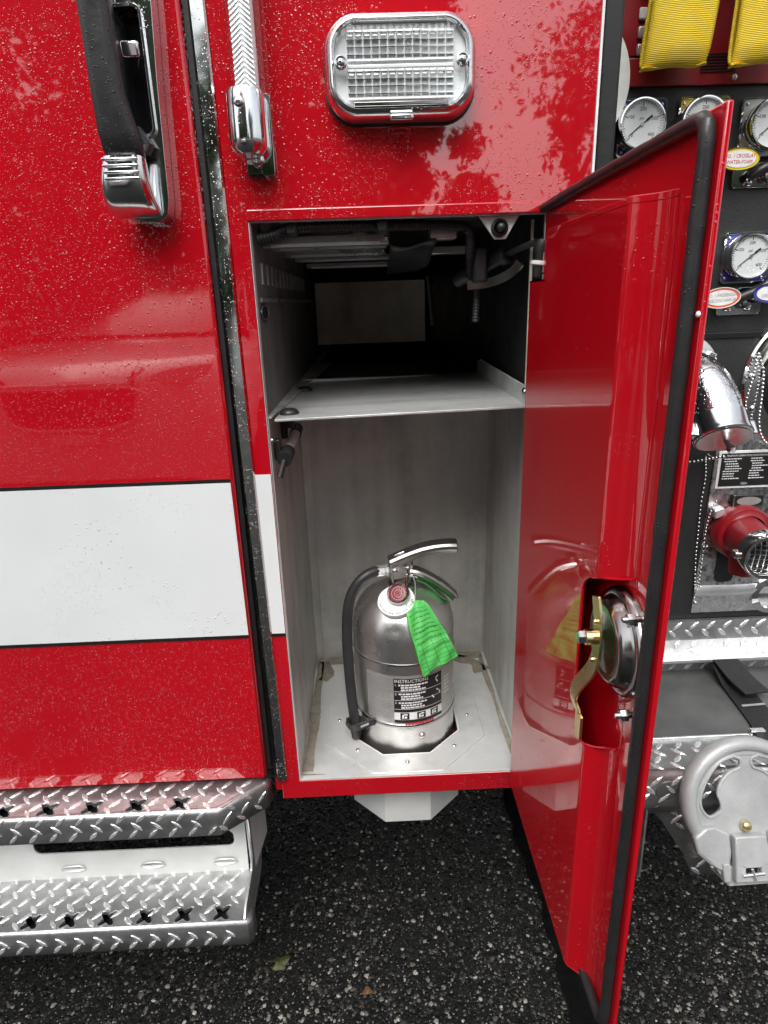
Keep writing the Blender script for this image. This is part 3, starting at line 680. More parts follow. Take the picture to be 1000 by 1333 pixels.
# oval maker badge on cavity wall
bd = obj('oval_badge', MB().prism(circ(.034,40,(.052,1.312),.0115), [], (-.1503,0,0), (0,1,0), (0,0,1), (.0012,0,0)), 'black_plastic', cav)
obj('badge_ring', MB().prism(circ(.031,40,(.052,1.312),.0095), [circ(.0295,40,(.052,1.312),.0085)], (-.1490,0,0), (0,1,0), (0,0,1), (.0004,0,0)), 'label_silver', bd)

# ================================================================== OPEN DOOR (hinged on the right, swung out 90 degrees)
SKX = .2160                      # inside face of the skin
DZ0, DZ1, DY = .5450, 1.4340, -.3725
door = obj('compartment_door', MB().prism([(.0415,DZ0),(DY,DZ0),(DY,DZ1),(.0415,DZ1)], [], (SKX,0,0), (0,1,0), (0,0,1), (.0046,0,0)), 'red_paint_door', truck, bevel=.0014)
ZP0, ZP1 = .5545, 1.3925
def pan_outline(yh, inset=0):
    i = inset
    o = [(SKX-.0002, yh-i), (.1935+i, yh-i)]                                    # hinge side return and front face
    o += [(.1935+i, -.2790), (.1938+i, -.2835), (.1954+i*.8, -.2875+i*.6)]         # rolled corner
    o += [(.2070+i*.3, -.2985+i*.9), (.2115+i*.1, -.3045+i), (.2142, -.3120+i), (SKX-.0002, -.3215+i)]
    return o
def pan_shell(yh, z0, z1):
    a = pan_outline(yh); b = pan_outline(yh, .0018)
    return MB().prism(a + b[::-1], [], (0,0,z0), (1,0,0), (0,1,0), (0,0,z1-z0))
pan = obj('inner_pan', pan_shell(.018, ZP0+.002, 1.3395), 'red_paint_door', door, smooth=35)
BAYC, BAYH = .9735, .0995
BAY = [(p.x, p.y) for p in cat_path([(-.2485,.93,0),(-.2482,1.028,0),(-.252,1.045,0),(-.262,1.056,0),(-.280,1.064,0),(-.300,1.071,0),(-.330,1.083,0)], 5)]+[(-.47,1.12),(-.47,.92)]+[(p.x, p.y) for p in cat_path([(-.338,.904,0),(-.312,.891,0),(-.292,.878,0),(-.275,.8735,0),(-.262,.878,0),(-.2545,.893,0),(-.2485,.93,0)], 5)][:-1]
cutr = MB().prism(BAY, [], (.17,0,0), (0,1,0), (0,0,1), (SKX-.1703,0,0))
cut(pan, cutr); pan.data.set_sharp_from_angle(angle=R(35))
obj('pan_upper', pan_shell(-.052, 1.3395, ZP1-.006), 'red_paint_door', pan, smooth=35)
obj('pan_shoulder', MB().prism([(.1935,-.052),(.1935,.018),(SKX-.0002,.018),(SKX-.0002,-.052)], [], (0,0,1.3375), (1,0,0), (0,1,0), (0,0,.002)), 'red_paint_door', pan)
obj('pan_top', MB().prism(pan_outline(-.052), [], (0,0,ZP1-.006), (1,0,0), (0,1,0), (0,0,.006)), 'red_paint_door', pan, bevel=.0028, seg=4)
obj('pan_bottom', MB().prism(pan_outline(.018), [], (0,0,ZP0), (1,0,0), (0,1,0), (0,0,.002)), 'red_paint_door', pan, bevel=.0008)
def on_pan(y): return .1934 if y > -.279 else .1934+(-.279-y)*.55
pts = [(on_pan(y)-.0002, y, z) for y, z in reversed(BAY) if y > -.318]
k0 = max(range(len(pts)), key=lambda i: (Vector(pts[i])-Vector(pts[i-1])).length if i else 0)
pts = pts[k0:]+pts[:k0]
obj('bay_edge', MB().tube(pts, .0013, 8), 'red_paint_door', pan)
# gasket: D bulb around the inside of the skin
GX, GY = .2105, -.3625
gp = [(.2115,.036,1.4250),(.2110,.0,1.4255),(GX,-.06,1.4262),(GX,-.12,1.4268),(GX,-.22,1.4275),(GX,-.34,1.4280),(GX,GY+.008,1.4270),(GX,GY+.002,1.423),(GX,GY,1.414),(GX,GY,1.2),(GX,GY,1.0),(GX,GY,.8),(GX,GY,.59),(GX,GY+.003,.573),(GX,GY+.012,.5645),(GX,-.3,.562),(GX,-.1,.562),(GX,.036,.562)]
P = []
for a, b in zip(gp, gp[1:]):
    L_ = (Vector(b)-Vector(a)).length; n_ = max(1, int(L_/.008))
    for k in range(n_): P.append(Vector(a).lerp(Vector(b), k/n_))
P.append(Vector(gp[-1]))
rr_ = [.0056*(1+.05*math.sin(i*1.3)*math.sin(i*.37)+random.uniform(-.03, .03)) for i in range(len(P))]
obj('door_gasket', MB().tube(P, rr_, 14), 'rubber', door)
# rotary latch: dished housing, gold lever, nuts
LC = (SKX-.0005, -.3085, 1.011)
lb = obj('latch_bowl', MB().lathe([(.0525,0),(.0525,.004),(.0505,.0085),(.0475,.0100),(.0450,.0098),(.0430,.0120),(.0410,.0170),(.0370,.0205),(.0335,.0212),(.0310,.0200),(.0285,.0200),(.012,.0225),(0,.0225)], LC, (-1,0,0), 56), 'chrome_dark', door, smooth=50)
lv = obj('latch_lever', MB().tube(cat_path([(.1868,-.303,1.056),(.1870,-.311,1.035),(.1868,-.315,1.008),(.1860,-.309,.985),(.1835,-.297,.965),(.1805,-.287,.948),(.1800,-.283,.933),(.1835,-.288,.920)], 8), .0085, sect=[(.16,1),(-.16,1),(-.16,-1),(.16,-1)], up=(1,0,0)), 'zinc_gold', door, bevel=.0007)
obj('lever_tip', MB().obox((.1838,-.2915,.906),(.0014,0,.0004),(0,.0085,.0),(-.0008,-.002,.0155)), 'zinc_gold', lv, bevel=.0006)
obj('lever_bush', MB().lathe([(.0075,0),(.0075,.009),(.0058,.010)], (.1872,-.306,1.015), (-1,0.05,0), 20), 'zinc_gold', lv)
obj('pivot_nut', MB().lathe([(.0066,0),(.0066,.0055),(.0052,.007),(0,.007)], (.1782,-.3055,1.015), (-1,0.05,0), 6), 'steel_bolt', lv)
for z in (1.034, .994): obj('lever_stud', MB().ball((.1845,-.311,z), .0027, 10, 6), 'zinc_gold', lv)
for y, z in ((-.3415,1.0515), (-.3465,.9565)):
    st = obj('stud_nut', MB().lathe([(.0056,0),(.0056,.006),(.0048,.007),(.003,.007)], (SKX-.009,y,z), (-1,0,0), 6, ref=(0,0,1)), 'steel_bolt', door)
    obj('stud', MB().lathe([(.0030,0),(.0030,.018),(.0022,.0200),(0,.0200)], (SKX,y,z), (-1,0,0), 12), 'steel_bolt', st)
    obj('washer', MB().lathe([(.003,0),(.0068,0),(.0068,.0016),(.003,.0016)], (SKX-.0003,y,z), (-1,0,0), 20), 'steel_bolt', st)
mb = MB()
for k in range(14): mb.tube([(.2178,.0425,.56+k*.0608),(.2178,.0425,.56+k*.0608+.058)], .0030, 12)
obj('piano_hinge', mb, 'stainless', door, kind='stuff')
m2 = MB(); bolt(m2, (SKX-.0005,-.3705,1.305), (-1,0,0), .0022, .002); obj('edge_rivet', m2, 'white_plastic', door)

# the door leaf is 5 % smaller than the drawing above and its hinge sits on the face of the body
door.scale = (.95, .95, .95); door.location = (-.0008, -.0410, .0660)

# ================================================================== CAB STEP
def star(c, r0=.0165, r1=.0068, rot=45):
    o = []
    for i in range(24):
        a = 2*math.pi*i/24; q = abs(math.cos(2*a)); rad = r1+(r0-r1)*q**2.2
        o.append((c[0]+rad*math.cos(a+R(rot)-R(45)+R(45)), c[1]+rad*math.sin(a+R(rot))))
    return o
st_ = obj('cab_step', MB().prism([(-1.55,.005),(-.2035,.005),(-.2035,-.006),(-.209,-.012),(-.262,-.0615),(-.272,-.062),(-1.55,-.062)],
      [star((-.328-.0668*k,-.0505)) for k in range(12)], (0,0,.602), (1,0,0), (0,1,0), (0,0,.003)), 'tread_aluminium', truck)
LIP = [(-.001,0),(.002,-.0008),(.0048,-.003),(.006,-.0065),(.006,-.046)]
obj('upper_nosing', MB().sweep([(-1.55,-.062),(-.270,-.062),(-.209,-.012),(-.2035,.004)], LIP, .605), 'tread_aluminium', st_, solid=.0015)
mb = MB()
up_ok = lambda u_, v_: all((u_-(1.222-.0668*k))**2+(v_-.0145)**2 > .0135**2 for k in range(12)) and v_ > .06-(1.55-.205-u_)*.0 -(.06 if u_ < 1.27 else .06-(u_-1.27)*.9)
diamonds(mb, (-1.55,-.065,.605), (1,0,0), (0,1,0), (0,0,1), 1.335, .068, up_ok)
diamonds(mb, (-1.55,-.0680,.5605), (1,0,0), (0,0,1), (0,-1,0), 1.278, .040, ph=1)
cdir = Vector((.061,.050,0)).normalized(); cn = Vector((cdir.y,-cdir.x,0))
diamonds(mb, Vector((-.270,-.062,.5605))+cn*.0058, cdir, (0,0,1), cn, .076, .040)
obj('tread_lug', mb, 'lug_aluminium', st_, smooth=0, kind='stuff')
for k in range(12):
    rim_ = MB(); c = (-.328-.0668*k,-.0505); S = star(c, .0188, .0088); S2 = star(c)
    rim_.loft([[(p[0],p[1],.6052) for p in S], [(p[0]*.5+q[0]*.5,p[1]*.5+q[1]*.5,.6068) for p, q in zip(S, S2)], [(q[0],q[1],.6058) for q in S2], [(q[0],q[1],.600) for q in S2]], caps=False)
    obj('grip_hole_rim', rim_, 'tread_aluminium', st_)
obj('tread_hole_shade', MB().prism([(-1.55,.004),(-.215,.004),(-.215,-.004),(-.266,-.052),(-1.55,-.054)], [], (0,0,.585), (1,0,0), (0,1,0), (0,0,.003)), 'seal_black', st_)  # black sheet standing in for the shade below the star holes
obj('lower_hole_shade', MB().box((-1.55,-.068,.365),(-.26,.03,.368)), 'seal_black', st_)  # same dark sheet as shade under the lower tread holes
# riser with slot
obj('slot_panel', MB().prism([(-1.55,.385),(-.2575,.385),(-.252,.60),(-1.55,.60)], [rrect(.1695,.0165,.012,6,(-.4455,.4625)), rrect(.1695,.0165,.012,6,(-.88,.4625)), rrect(.1695,.0165,.012,6,(-1.31,.4625))],
      (0,.020,0), (1,0,0), (0,0,1), (0,.003,0)), 'painted_aluminium', st_, bevel=.001)
obj('step_inner', MB().box((-1.55,.16,.38),(-.26,.165,.6)), 'black_plastic', st_)
for x in (-.555, -.42, -.295):
    m2 = MB().loft([[(x-.024,.0195,.405),(x+.024,.0195,.407),(x+.026,.0195,.417),(x+.018,.0195,.424),(x-.02,.0195,.423),(x-.026,.0195,.414)], [(x-.020,.013,.406),(x+.020,.013,.408),(x+.02,.014,.416),(x+.014,.015,.420),(x-.016,.015,.419),(x-.02,.014,.413)]])
    obj('weld_bead', m2, 'bright_aluminium', st_, sub=2)
# lower tread
low = obj('lower_tread', MB().prism([(-1.55,.035),(-.253,.035),(-.244,-.069),(-.249,-.073),(-1.55,-.073)], [star((-.287-.0614*k,-.060)) for k in range(18)], (0,0,.387), (1,0,0), (0,1,0), (0,0,.003)), 'tread_aluminium', st_)
obj('lower_nosing', MB().sweep([(-1.55,-.073),(-.2465,-.073),(-.2435,-.069),(-.2425,-.05)], LIP, .390), 'tread_aluminium', low, solid=.0015)
mb = MB()
lo_ok = lambda u_, v_: all((u_-(1.263-.0614*k))**2+(v_-.014)**2 > .0135**2 for k in range(18))
diamonds(mb, (-1.55,-.074,.390), (1,0,0), (0,1,0), (0,0,1), 1.293, .108, lo_ok)
diamonds(mb, (-1.55,-.0792,.3465), (1,0,0), (0,0,1), (0,-1,0), 1.296, .038, ph=1)
obj('tread_lug', mb, 'lug_aluminium', low, smooth=0, kind='stuff')
for k in range(18):
    rim_ = MB(); c = (-.287-.0614*k,-.060); S = star(c, .0188, .0088); S2 = star(c)
    rim_.loft([[(p[0],p[1],.3902) for p in S], [(p[0]*.5+q[0]*.5,p[1]*.5+q[1]*.5,.3918) for p, q in zip(S, S2)], [(q[0],q[1],.3908) for q in S2], [(q[0],q[1],.385) for q in S2]], caps=False)
    obj('grip_hole_rim', rim_, 'tread_aluminium', low)
# end bracket
obj('end_bracket', MB().prism([(.105,.60),(.105,.40),(.06,.345),(-.055,.340),(-.072,.348),(-.075,.392),(-.06,.402),(.0,.41),(.014,.43),(.018,.48),(.012,.545),(.0,.60)], [[(.075,.56),(.09,.56),(.09,.44),(.055,.42)]],
      (-.2500,0,0), (0,1,0), (0,0,1), (.004,0,0)), 'bright_aluminium', st_, bevel=.001)
obj('bracket_flange', MB().prism([(-.2535,.019),(-.2465,.019),(-.2375,.105),(-.2535,.105)], [], (0,0,.39), (1,0,0), (0,1,0), (0,0,.19)), 'painted_aluminium', st_, bevel=.002)

# ================================================================== PUMP PANEL
PY = .17
pp = obj('pump_panel', MB().prism([(.286,.762),(1.7,.762),(1.7,1.2565),(.286,1.2535)], [], (0,PY,0), (1,0,0), (0,0,1), (0,.004,0)), 'panel_black', truck, bevel=.001)
obj('upper_panel', MB().prism([(.286,1.2575),(1.7,1.2605),(1.7,1.588),(.286,1.588)], [], (0,PY,0), (1,0,0), (0,0,1), (0,.004,0)), 'panel_black', pp, bevel=.001)
obj('panel_seam', MB().prism([(.286,1.2495),(1.7,1.2525),(1.7,1.2610),(.286,1.2580)], [], (0,PY-.001,0), (1,0,0), (0,0,1), (0,-.002,0)), 'black_vinyl', pp, bevel=.0008)
obj('pump_housing', MB().box((.286,PY+.006,.64),(1.7,2.3,2.3)), 'black_plastic', pp)
cs = obj('crosslay_panel', MB().box((.286,PY-.006,1.5885),(1.7,PY,1.6215)), 'red_plain', pp, bevel=.001)
obj('switch_panel', MB().box((.338,PY+.001,1.6265),(1.7,PY+.005,2.2)), 'red_plain', cs)
obj('panel_shadow_gap', MB().box((.286,PY+.002,1.6215),(1.7,PY+.006,1.626)), 'seal_black', cs)
m2 = MB()
for k in range(6): m2.box((.452,PY-.0075,1.603+k*.0035),(.50,PY-.006,1.6042+k*.0035))
obj('engraved_line', m2, 'ink_black', cs, kind='stuff')
m2 = MB(); bolt(m2, (.5,PY-.006,1.596), (0,-1,0), .004, .003); obj('panel_screw', m2, 'steel_bolt', cs)
for z, mt in ((1.700,'button_green'),(1.673,'white_plastic'),(1.652,'label_silver'),(1.632,'label_silver')):
    obj('switch_button', MB().box((.3635,PY-.004,z-.0070),(.383,PY+.001,z+.0070)), mt, cs, bevel=.002)

def gauge(cx, cz, plate_mat, corners, rot=0):
    pw0, pw1, pz0, pz1 = corners
    gp_ = obj('gauge', MB().prism(rrect((pw1-pw0)/2,(pz1-pz0)/2,.005,4,((pw0+pw1)/2,(pz0+pz1)/2)), [], (0,PY-.0005,0), (1,0,0), (0,0,1), (0,-.003,0)), plate_mat, pp, bevel=.0008)
    w_, h_ = (pw1-pw0)/2, (pz1-pz0)/2; c_ = ((pw0+pw1)/2, (pz0+pz1)/2)
    obj('plate_rim', MB().prism(rrect(w_+.001,h_+.001,.006,4,c_), [rrect(w_-.0015,h_-.0015,.0045,4,c_)], (0,PY-.0003,0), (1,0,0), (0,0,1), (0,-.0052,0)), 'chrome_clean', gp_, bevel=.0008)
    obj('bezel', MB().lathe([(.0300,-.002),(.0315,.0),(.0315,.012),(.0305,.014),(.0325,.017),(.0325,.025),(.0315,.028),(.0298,.0282),(.0285,.026),(.0282,.023)], (cx,PY-.002,cz), (0,-1,0), 48), 'chrome_clean', gp_)
    di = obj('dial', MB().lathe([(.0290,0),(.0290,.001),(0,.001)], (cx,PY-.0245,cz), (0,-1,0), 40), 'dial_face', gp_)
    tk = MB()
    for k in range(41):
        a = R(225-270*k/40); big = k % 10 == 0; mid = k % 5 == 0
        r1, r0 = .0272, .0272-(.0055 if big else .004 if mid else .0025); ww = .00055 if big else .00032
        d = Vector((math.cos(a),0,math.sin(a))); e = Vector((-d.z,0,d.x)); c = Vector((cx,PY-.0257,cz))
        tk.add([c+d*r0-e*ww, c+d*r1-e*ww, c+d*r1+e*ww, c+d*r0+e*ww], [(0,1,2,3)])
    for s, a in (('0',225),('100',150),('200',90),('300',22),('400',-42)):
        tm = text_mb(s, .0062, lambda u_, v_, a=a: (cx+.0182*math.cos(R(a))+u_, PY-.0258, cz+.0182*math.sin(R(a))+v_)); tk.add(tm.v, tm.f)
    tm = text_mb('psi', .0055, lambda u_, v_: (cx-.001+u_, PY-.0258, cz+.0075+v_)); tk.add(tm.v, tm.f)
    obj('scale_mark', tk, 'ink_black', gp_, smooth=0, kind='stuff')
    a = R(38+rot); d = Vector((math.cos(a),0,math.sin(a))); e = Vector((-d.z,0,d.x)); c = Vector((cx,PY-.0265,cz))
    nd = MB().add([c-d*.0225-e*.0003, c-e*.0008, c+d*.007-e*.0008, c+d*.008-e*.0016, c+d*.0165-e*.0012, c+d*.0165+e*.0012, c+d*.008+e*.0016, c+d*.007+e*.0008, c+e*.0008, c-d*.0225+e*.0003], [tuple(range(10))])
    obj('needle', nd, 'ink_black', gp_, smooth=0, solid=.0004)
    obj('needle_hub', MB().lathe([(.0026,0),(.0022,.0012),(0,.0012)], (cx,PY-.0265,cz), (0,-1,0), 14), 'steel_bolt', gp_)
    obj('glass', MB().lathe([(.0284,0),(.02,.0006),(0,.0008)], (cx,PY-.0282,cz), (0,-1,0), 40), 'gauge_glass', gp_)
    for sx in (-1, 1):
        for sz in (-1, 1):
            m2 = MB(); bolt(m2, (c_[0]+sx*(w_-.0065),PY-.0035,c_[1]+sz*(h_-.0065)), (0,-1,0), .0026, .002); obj('plate_screw', m2, 'steel_bolt', gp_)
    return gp_
gauge(.3705, 1.5385, 'tag_blue', (.346,.411,1.503,1.574))
gauge(.4560, 1.5385, 'tag_yellow', (.4295,.499,1.503,1.574))
gauge(.5520, 1.5350, 'label_silver', (.5185,.590,1.500,1.571))
gauge(.5475, 1.3665, 'tag_blue', (.5185,.587,1.331,1.400))

def name_tag(cx, cz, ring, rot, l1, l2, mat_ink):
    t_ = obj('name_tag', MB().prism(circ(.0285,48,(0,0),.0145), [], (cx,PY-.028,cz), (math.cos(R(rot)),0,math.sin(R(rot))), (-math.sin(R(rot)),0,math.cos(R(rot))), (0,.0025,0)), ring, pp, bevel=.0007)
    U = Vector((math.cos(R(rot)),0,math.sin(R(rot)))); V = Vector((-U.z,0,U.x)); c = Vector((cx,PY-.028,cz))
    obj('tag_face', MB().prism(circ(.0232,44,(0,0),.0108), [], c, U, V, (0,-.0006,0)), 'white_plastic', t_)
    obj('tag_border', MB().prism(circ(.0288,48,(0,0),.0148), [circ(.0277,48,(0,0),.0137)], c, U, V, (0,-.0008,0)), 'chrome_clean' if ring != 'tag_orange' else 'white_plastic', t_)
    obj('tag_stem', MB().box((cx-.004,PY-.0255,cz-.006),(cx+.004,PY,cz+.006)), 'black_plastic', t_)
    tm = MB()
    for s, dv in ((l1, .0036), (l2, -.0038)):
        q = text_mb(s, .0066, lambda u_, v_, dv=dv: c+U*(u_)+V*(v_+dv)+Vector((0,-.0009,0)), xs=.86); tm.add(q.v, q.f)
    obj('tag_text', tm, mat_ink, t_, smooth=0)
    return t_
name_tag(.5105, 1.4925, 'tag_yellow', 0, 'NO. 1 CROSSLAY', 'WATER-FOAM', 'ink_red')
name_tag(.5110, 1.3100, 'tag_orange', 3, 'NO. 1 PASSENGER', 'SIDE DISCHARGE', 'ink_grey')
name_tag(.5865, 1.3150, 'tag_blue', 3, 'NO. 2', 'DISCHARGE', 'ink_grey')
def valve_lever(x0, x1, z0, z1):
    b_ = obj('valve_lever', MB().prism(rrect((x1-x0)/2,(z1-z0)/2,.005,4,((x0+x1)/2,(z0+z1)/2)), [], (0,PY-.0005,0), (1,0,0), (0,0,1), (0,-.004,0)), 'chrome_clean', pp, bevel=.001)
    xm, zm = (x0+x1)/2, (z0+z1)/2
    obj('lever_arm', MB().tube(cat_path([(xm-.022,PY-.012,zm-.004),(xm-.005,PY-.018,zm+.006),(xm+.02,PY-.02,zm+.016),(xm+.04,PY-.02,zm+.030)], 6), [.006+.0002*i for i in range(19)], 12), 'black_plastic', b_)
    for dx, dz in ((-.021,.011),(-.018,-.010),(.012,-.009),(.02,.006)):
        m2 = MB(); bolt(m2, (xm+dx,PY-.0045,zm+dz), (0,-1,0), .0055, .006); obj('acorn_nut', m2, 'chrome_clean', b_)
    obj('pull_knob', MB().lathe([(0,-.006),(.006,-.006),(.0085,0),(.0085,.006),(.006,.012),(0,.013)], (xm+.004,PY-.006,zm-.002), (0,-1,0), 18), 'chrome_dark', b_)
valve_lever(.5165, .60, 1.4595, 1.492)
valve_lever(.5185, .586, 1.2845, 1.324)

# discharge elbow with cap
ed = Vector((0,-.63,-.777)).normalized(); ec = Vector((.4905,.052,1.1195))
fl_ = obj('discharge_elbow', MB().lathe([(.0,0),(.060,0),(.060,.003),(.058,.0045),(.03,.0045)], (.474,PY-.0005,1.198), (0,-1,0), 48), 'stainless', pp)
for k in range(6):
    a = R(20+60*k); m2 = MB(); bolt(m2, (.474+.050*math.cos(a),PY-.005,1.198+.050*math.sin(a)), (0,-1,0), .0042, .0025); obj('flange_screw', m2, 'steel_bolt', fl_)
pth = bez((.474,.166,1.200), (.476,.115,1.203), ec-ed*.075+Vector((0,0,.012)), ec-ed*.024, 16)
obj('elbow_tube', MB().tube(pth, [.0375-.0045*i/16+.002*math.exp(-((i-14)/2)**2) for i in range(17)], 32), 'chrome_wet', fl_)
obj('elbow_ring', MB().lathe([(.036,0),(.041,.002),(.041,.010),(.036,.012)], (.4745,.155,1.2005), (.02,-1,.02), 32), 'chrome', fl_)
for a in (-35, 145):
    c = Vector((.4745+.041*math.cos(R(a)),.148,1.2005-.041*math.sin(R(a)))); obj('swivel_lug', MB().obox(c, (.006,0,-.003),(0,.005,0),(.004,0,.008)), 'chrome', fl_, bevel=.002)
cap_ = obj('elbow_cap', MB().lathe([(.0325,-.033),(.0385,-.031),(.0390,-.009),(.0402,-.004),(.0408,.0),(.0392,.002),(.010,.0025),(0,.0025)], ec, ed, 48), 'chrome', fl_)
obj('cap_face', MB().lathe([(.0365,.0026),(.0355,.0036),(0,.0036)], ec, ed, 40), 'stainless', cap_)
obj('drain_stud', MB().lathe([(.0045,.003),(.0045,.018),(.006,.018),(.006,.024),(.004,.026),(0,.026)], ec+Vector((.006,.004,-.003)), Vector((.05,-.85,-.52)), 14), 'chrome_clean', cap_)
for q in (-1, 1):
    obj('cap_lug', MB().obox(ec+Vector((q*.0435,.008,.0095)), (.0065,0,0), Vector(ed)*.0115, Vector((0,.777,-.63))*.008), 'chrome', cap_, bevel=.0035, seg=3)
def beads(pts, r=.0021, gap=.0054):
    m = MB(); P_ = cat_path(pts, 20); acc = 0; last = P_[0]; m.ball(last, r)
    for p in P_[1:]:
        if (p-last).length >= gap: m.ball(p, r); last = p
    return m
obj('bead_chain', beads([(.486,.035,1.096),(.475,.06,1.086),(.462,.08,1.078),(.44,.10,1.075),(.40,.12,1.078)]), 'chrome_clean', fl_, kind='stuff')
obj('bead_chain', beads([(.490,.040,1.094),(.506,.10,1.078),(.530,.160,1.066),(.537,.1655,1.03),(.536,.166,.98),(.538,.166,.93),(.540,.166,.88),(.545,.166,.83),(.5475,.166,.803)]), 'chrome_clean', fl_, kind='stuff')
obj('bead_chain', beads([(.5475,.166,.803),(.551,.165,.83),(.5505,.164,.88),(.549,.163,.93),(.551,.16,.965),(.556,.155,.99)]), 'chrome_clean', fl_, kind='stuff')
# large suction inlet at the right border
si = obj('suction_inlet', MB().lathe([(0,0),(.112,0),(.112,.006),(.109,.009),(.082,.011),(.080,.012)], (.686,PY-.0005,1.182), (0,-1,0), 64), 'chrome_clean', pp)
obj('inlet_gap', MB().lathe([(.084,.011),(.079,.016),(.074,.014),(0,.014)], (.686,PY,1.182), (0,-1,0), 48), 'seal_black', si)
obj('inlet_cap', MB().lathe([(.072,.012),(.074,.03),(.070,.05),(.05,.056),(0,.057)], (.686,PY,1.182), (0,-1,0), 48), 'chrome_clean', si)
obj('bead_chain', beads([(.588,.155,1.226),(.597,.15,1.20),(.600,.148,1.16),(.602,.148,1.12),(.615,.148,1.09),(.64,.148,1.075)], .0024), 'chrome_clean', si, kind='stuff')
obj('bead_chain', beads([(.588,.155,1.226),(.582,.15,1.19),(.577,.15,1.155),(.579,.15,1.14)], .0022), 'chrome_clean', si, kind='stuff')
for a in (140, 175, 205):
    m2 = MB(); bolt(m2, (.686+.1*math.cos(R(a)),PY-.0095,1.182+.1*math.sin(R(a))), (0,-1,0), .0055, .005); obj('inlet_screw', m2, 'steel_bolt', si)
# engine turned steel plate with placard, tag, drain valve
sp_ = obj('steel_plate', MB().prism([(.5455,.7745),(1.5,.775),(1.5,1.139),(.6,1.139),(.5505,1.078)], [], (0,PY-.0005,0), (1,0,0), (0,0,1), (0,-.0025,0)), 'engine_turned_steel', pp, bevel=.0006)
obj('plate_fold', MB().prism([(0,0),(-.004,.004),(-.005,.012),(0,.022)], [], (.5455,PY-.003,.806), (0,1,0), (0,0,1), (.95,0,0)), 'bright_aluminium', sp_, bevel=.001)
m2 = MB(); bolt(m2, (.5505,PY-.003,.795), (0,-1,0), .0042, .004); obj('plate_bolt', m2, 'steel_bolt', sp_)
lb_ = obj('placard', MB().box((.5555,PY-.0045,1.0065),(.655,PY-.003,1.0705)), 'white_plastic', sp_, bevel=.0005)
obj('placard_field', MB().box((.5600,PY-.0052,1.0105),(.6515,PY-.0045,1.0665)), 'ink_black', lb_)
tm = text_mb('MINIMUM OPERATION MAINTENANCE', .0042, lambda u_, v_: (.5675+u_, PY-.0056, 1.0625+v_), 'LEFT', xs=1.0)
for cx0, nl in ((.5645, 9), (.609, 9)):
    for k in range(nl):
        z = 1.0565-k*.0042; x = cx0+(.003 if k in (2,3,4) else 0); L_ = random.uniform(.016, .030)
        while L_ > .002:
            ww = min(random.uniform(.002, .006), L_); tm.add([(x,PY-.0056,z),(x+ww,PY-.0056,z),(x+ww,PY-.0056,z+.0016),(x,PY-.0056,z+.0016)], [(0,1,2,3)]); x += ww+.0008; L_ -= ww+.0008
obj('placard_print', tm, 'ink_white', lb_, smooth=0, kind='stuff')
obj('maker_oval', MB().prism(circ(.006,28,(.603,1.0145),.0022), [], (0,PY-.0052,0), (1,0,0), (0,0,1), (0,-.0005,0)), 'label_silver', lb_)
nt_ = obj('drain_name_plate', MB().box((.5865,PY-.012,.975),(.6365,PY-.003,.9955)), 'ink_black', sp_, bevel=.001)
obj('name_oval', MB().prism(circ(.0205,36,(.6125,.9853),.0075), [], (0,PY-.012,0), (1,0,0), (0,0,1), (0,-.0006,0)), 'label_silver', nt_)
obj('plate_frame', MB().prism(rrect(.0255,.0108,.002,3,(.6115,.9853)), [rrect(.0238,.0092,.0015,3,(.6115,.9853))], (0,PY-.012,0), (1,0,0), (0,0,1), (0,-.001,0)), 'chrome_clean', nt_)
dv = obj('drain_valve', MB().lathe([(.044,0),(.047,.003),(.047,.022),(.044,.026),(.037,.027),(.034,.03)], (.604,PY-.003,.932), (0,-1,0), 44), 'red_plain', sp_)
obj('valve_pipe', MB().lathe([(.034,0),(.033,.03),(.031,.07),(.030,.095)], (.604,PY-.012,.932), (-.18,-1,.0), 36), 'red_plain', dv)
obj('valve_body', MB().tube([(.600,PY-.04,.925),(.598,PY-.042,.885),(.597,PY-.042,.868)], [.024,.02,.018], 20), 'red_plain', dv)
vd = Vector((-.18,-1,.0)).normalized(); vc = Vector((.604,PY-.012,.932))+vd*.092
ring = obj('hose_coupling', MB().lathe([(.032,-.004),(.037,0),(.0375,.022),(.0345,.028),(.030,.028),(.0285,.024),(.0285,.004)], vc, vd, 40), 'chrome_clean', dv)
for k in range(3):
    a = R(60+120*k); U_ = Vector((-vd.y, vd.x, 0)); V_ = Vector((0,0,1)); p = vc+vd*.012+(U_*math.cos(a)+V_*math.sin(a))*.0405
    obj('coupling_lug', MB().obox(p, (U_*math.cos(a)+V_*math.sin(a))*.006, vd*.009, (-U_*math.sin(a)+V_*math.cos(a))*.005), 'chrome_clean', ring, bevel=.002)
mb = MB(); U_ = Vector((-vd.y, vd.x, 0)); V_ = Vector((0,0,1)); c = vc+vd*.010
for k in range(-3, 4):
    s_ = k*.0078; L_ = math.sqrt(max(0, .0285**2-s_**2))
    mb.tube([c+U_*s_-V_*L_, c+U_*s_+vd*.006, c+U_*s_+V_*L_], .0009, 6); mb.tube([c+V_*s_-U_*L_, c+V_*s_+vd*.006, c+V_*s_+U_*L_], .0009, 6)
obj('strainer_grid', mb, 'steel_bolt', ring, kind='stuff')
obj('coupling_bore', MB().lathe([(.0285,.002),(0,.002)], vc, vd, 30), 'seal_black', ring)
obj('handle_slot', MB().prism(rrect(.0165,.034,.010,5,(.594,.868)), [], (0,PY-.003,0), (1,0,0), (0,0,1), (0,-.0012,0)), 'seal_black', sp_)
m2 = MB(); m2.obox((.5625,PY-.012,.968),(.009,0,.003),(0,.008,0),(-.003,0,.008)); obj('plumbing_fitting', m2, 'bright_aluminium', dv, bevel=.003)
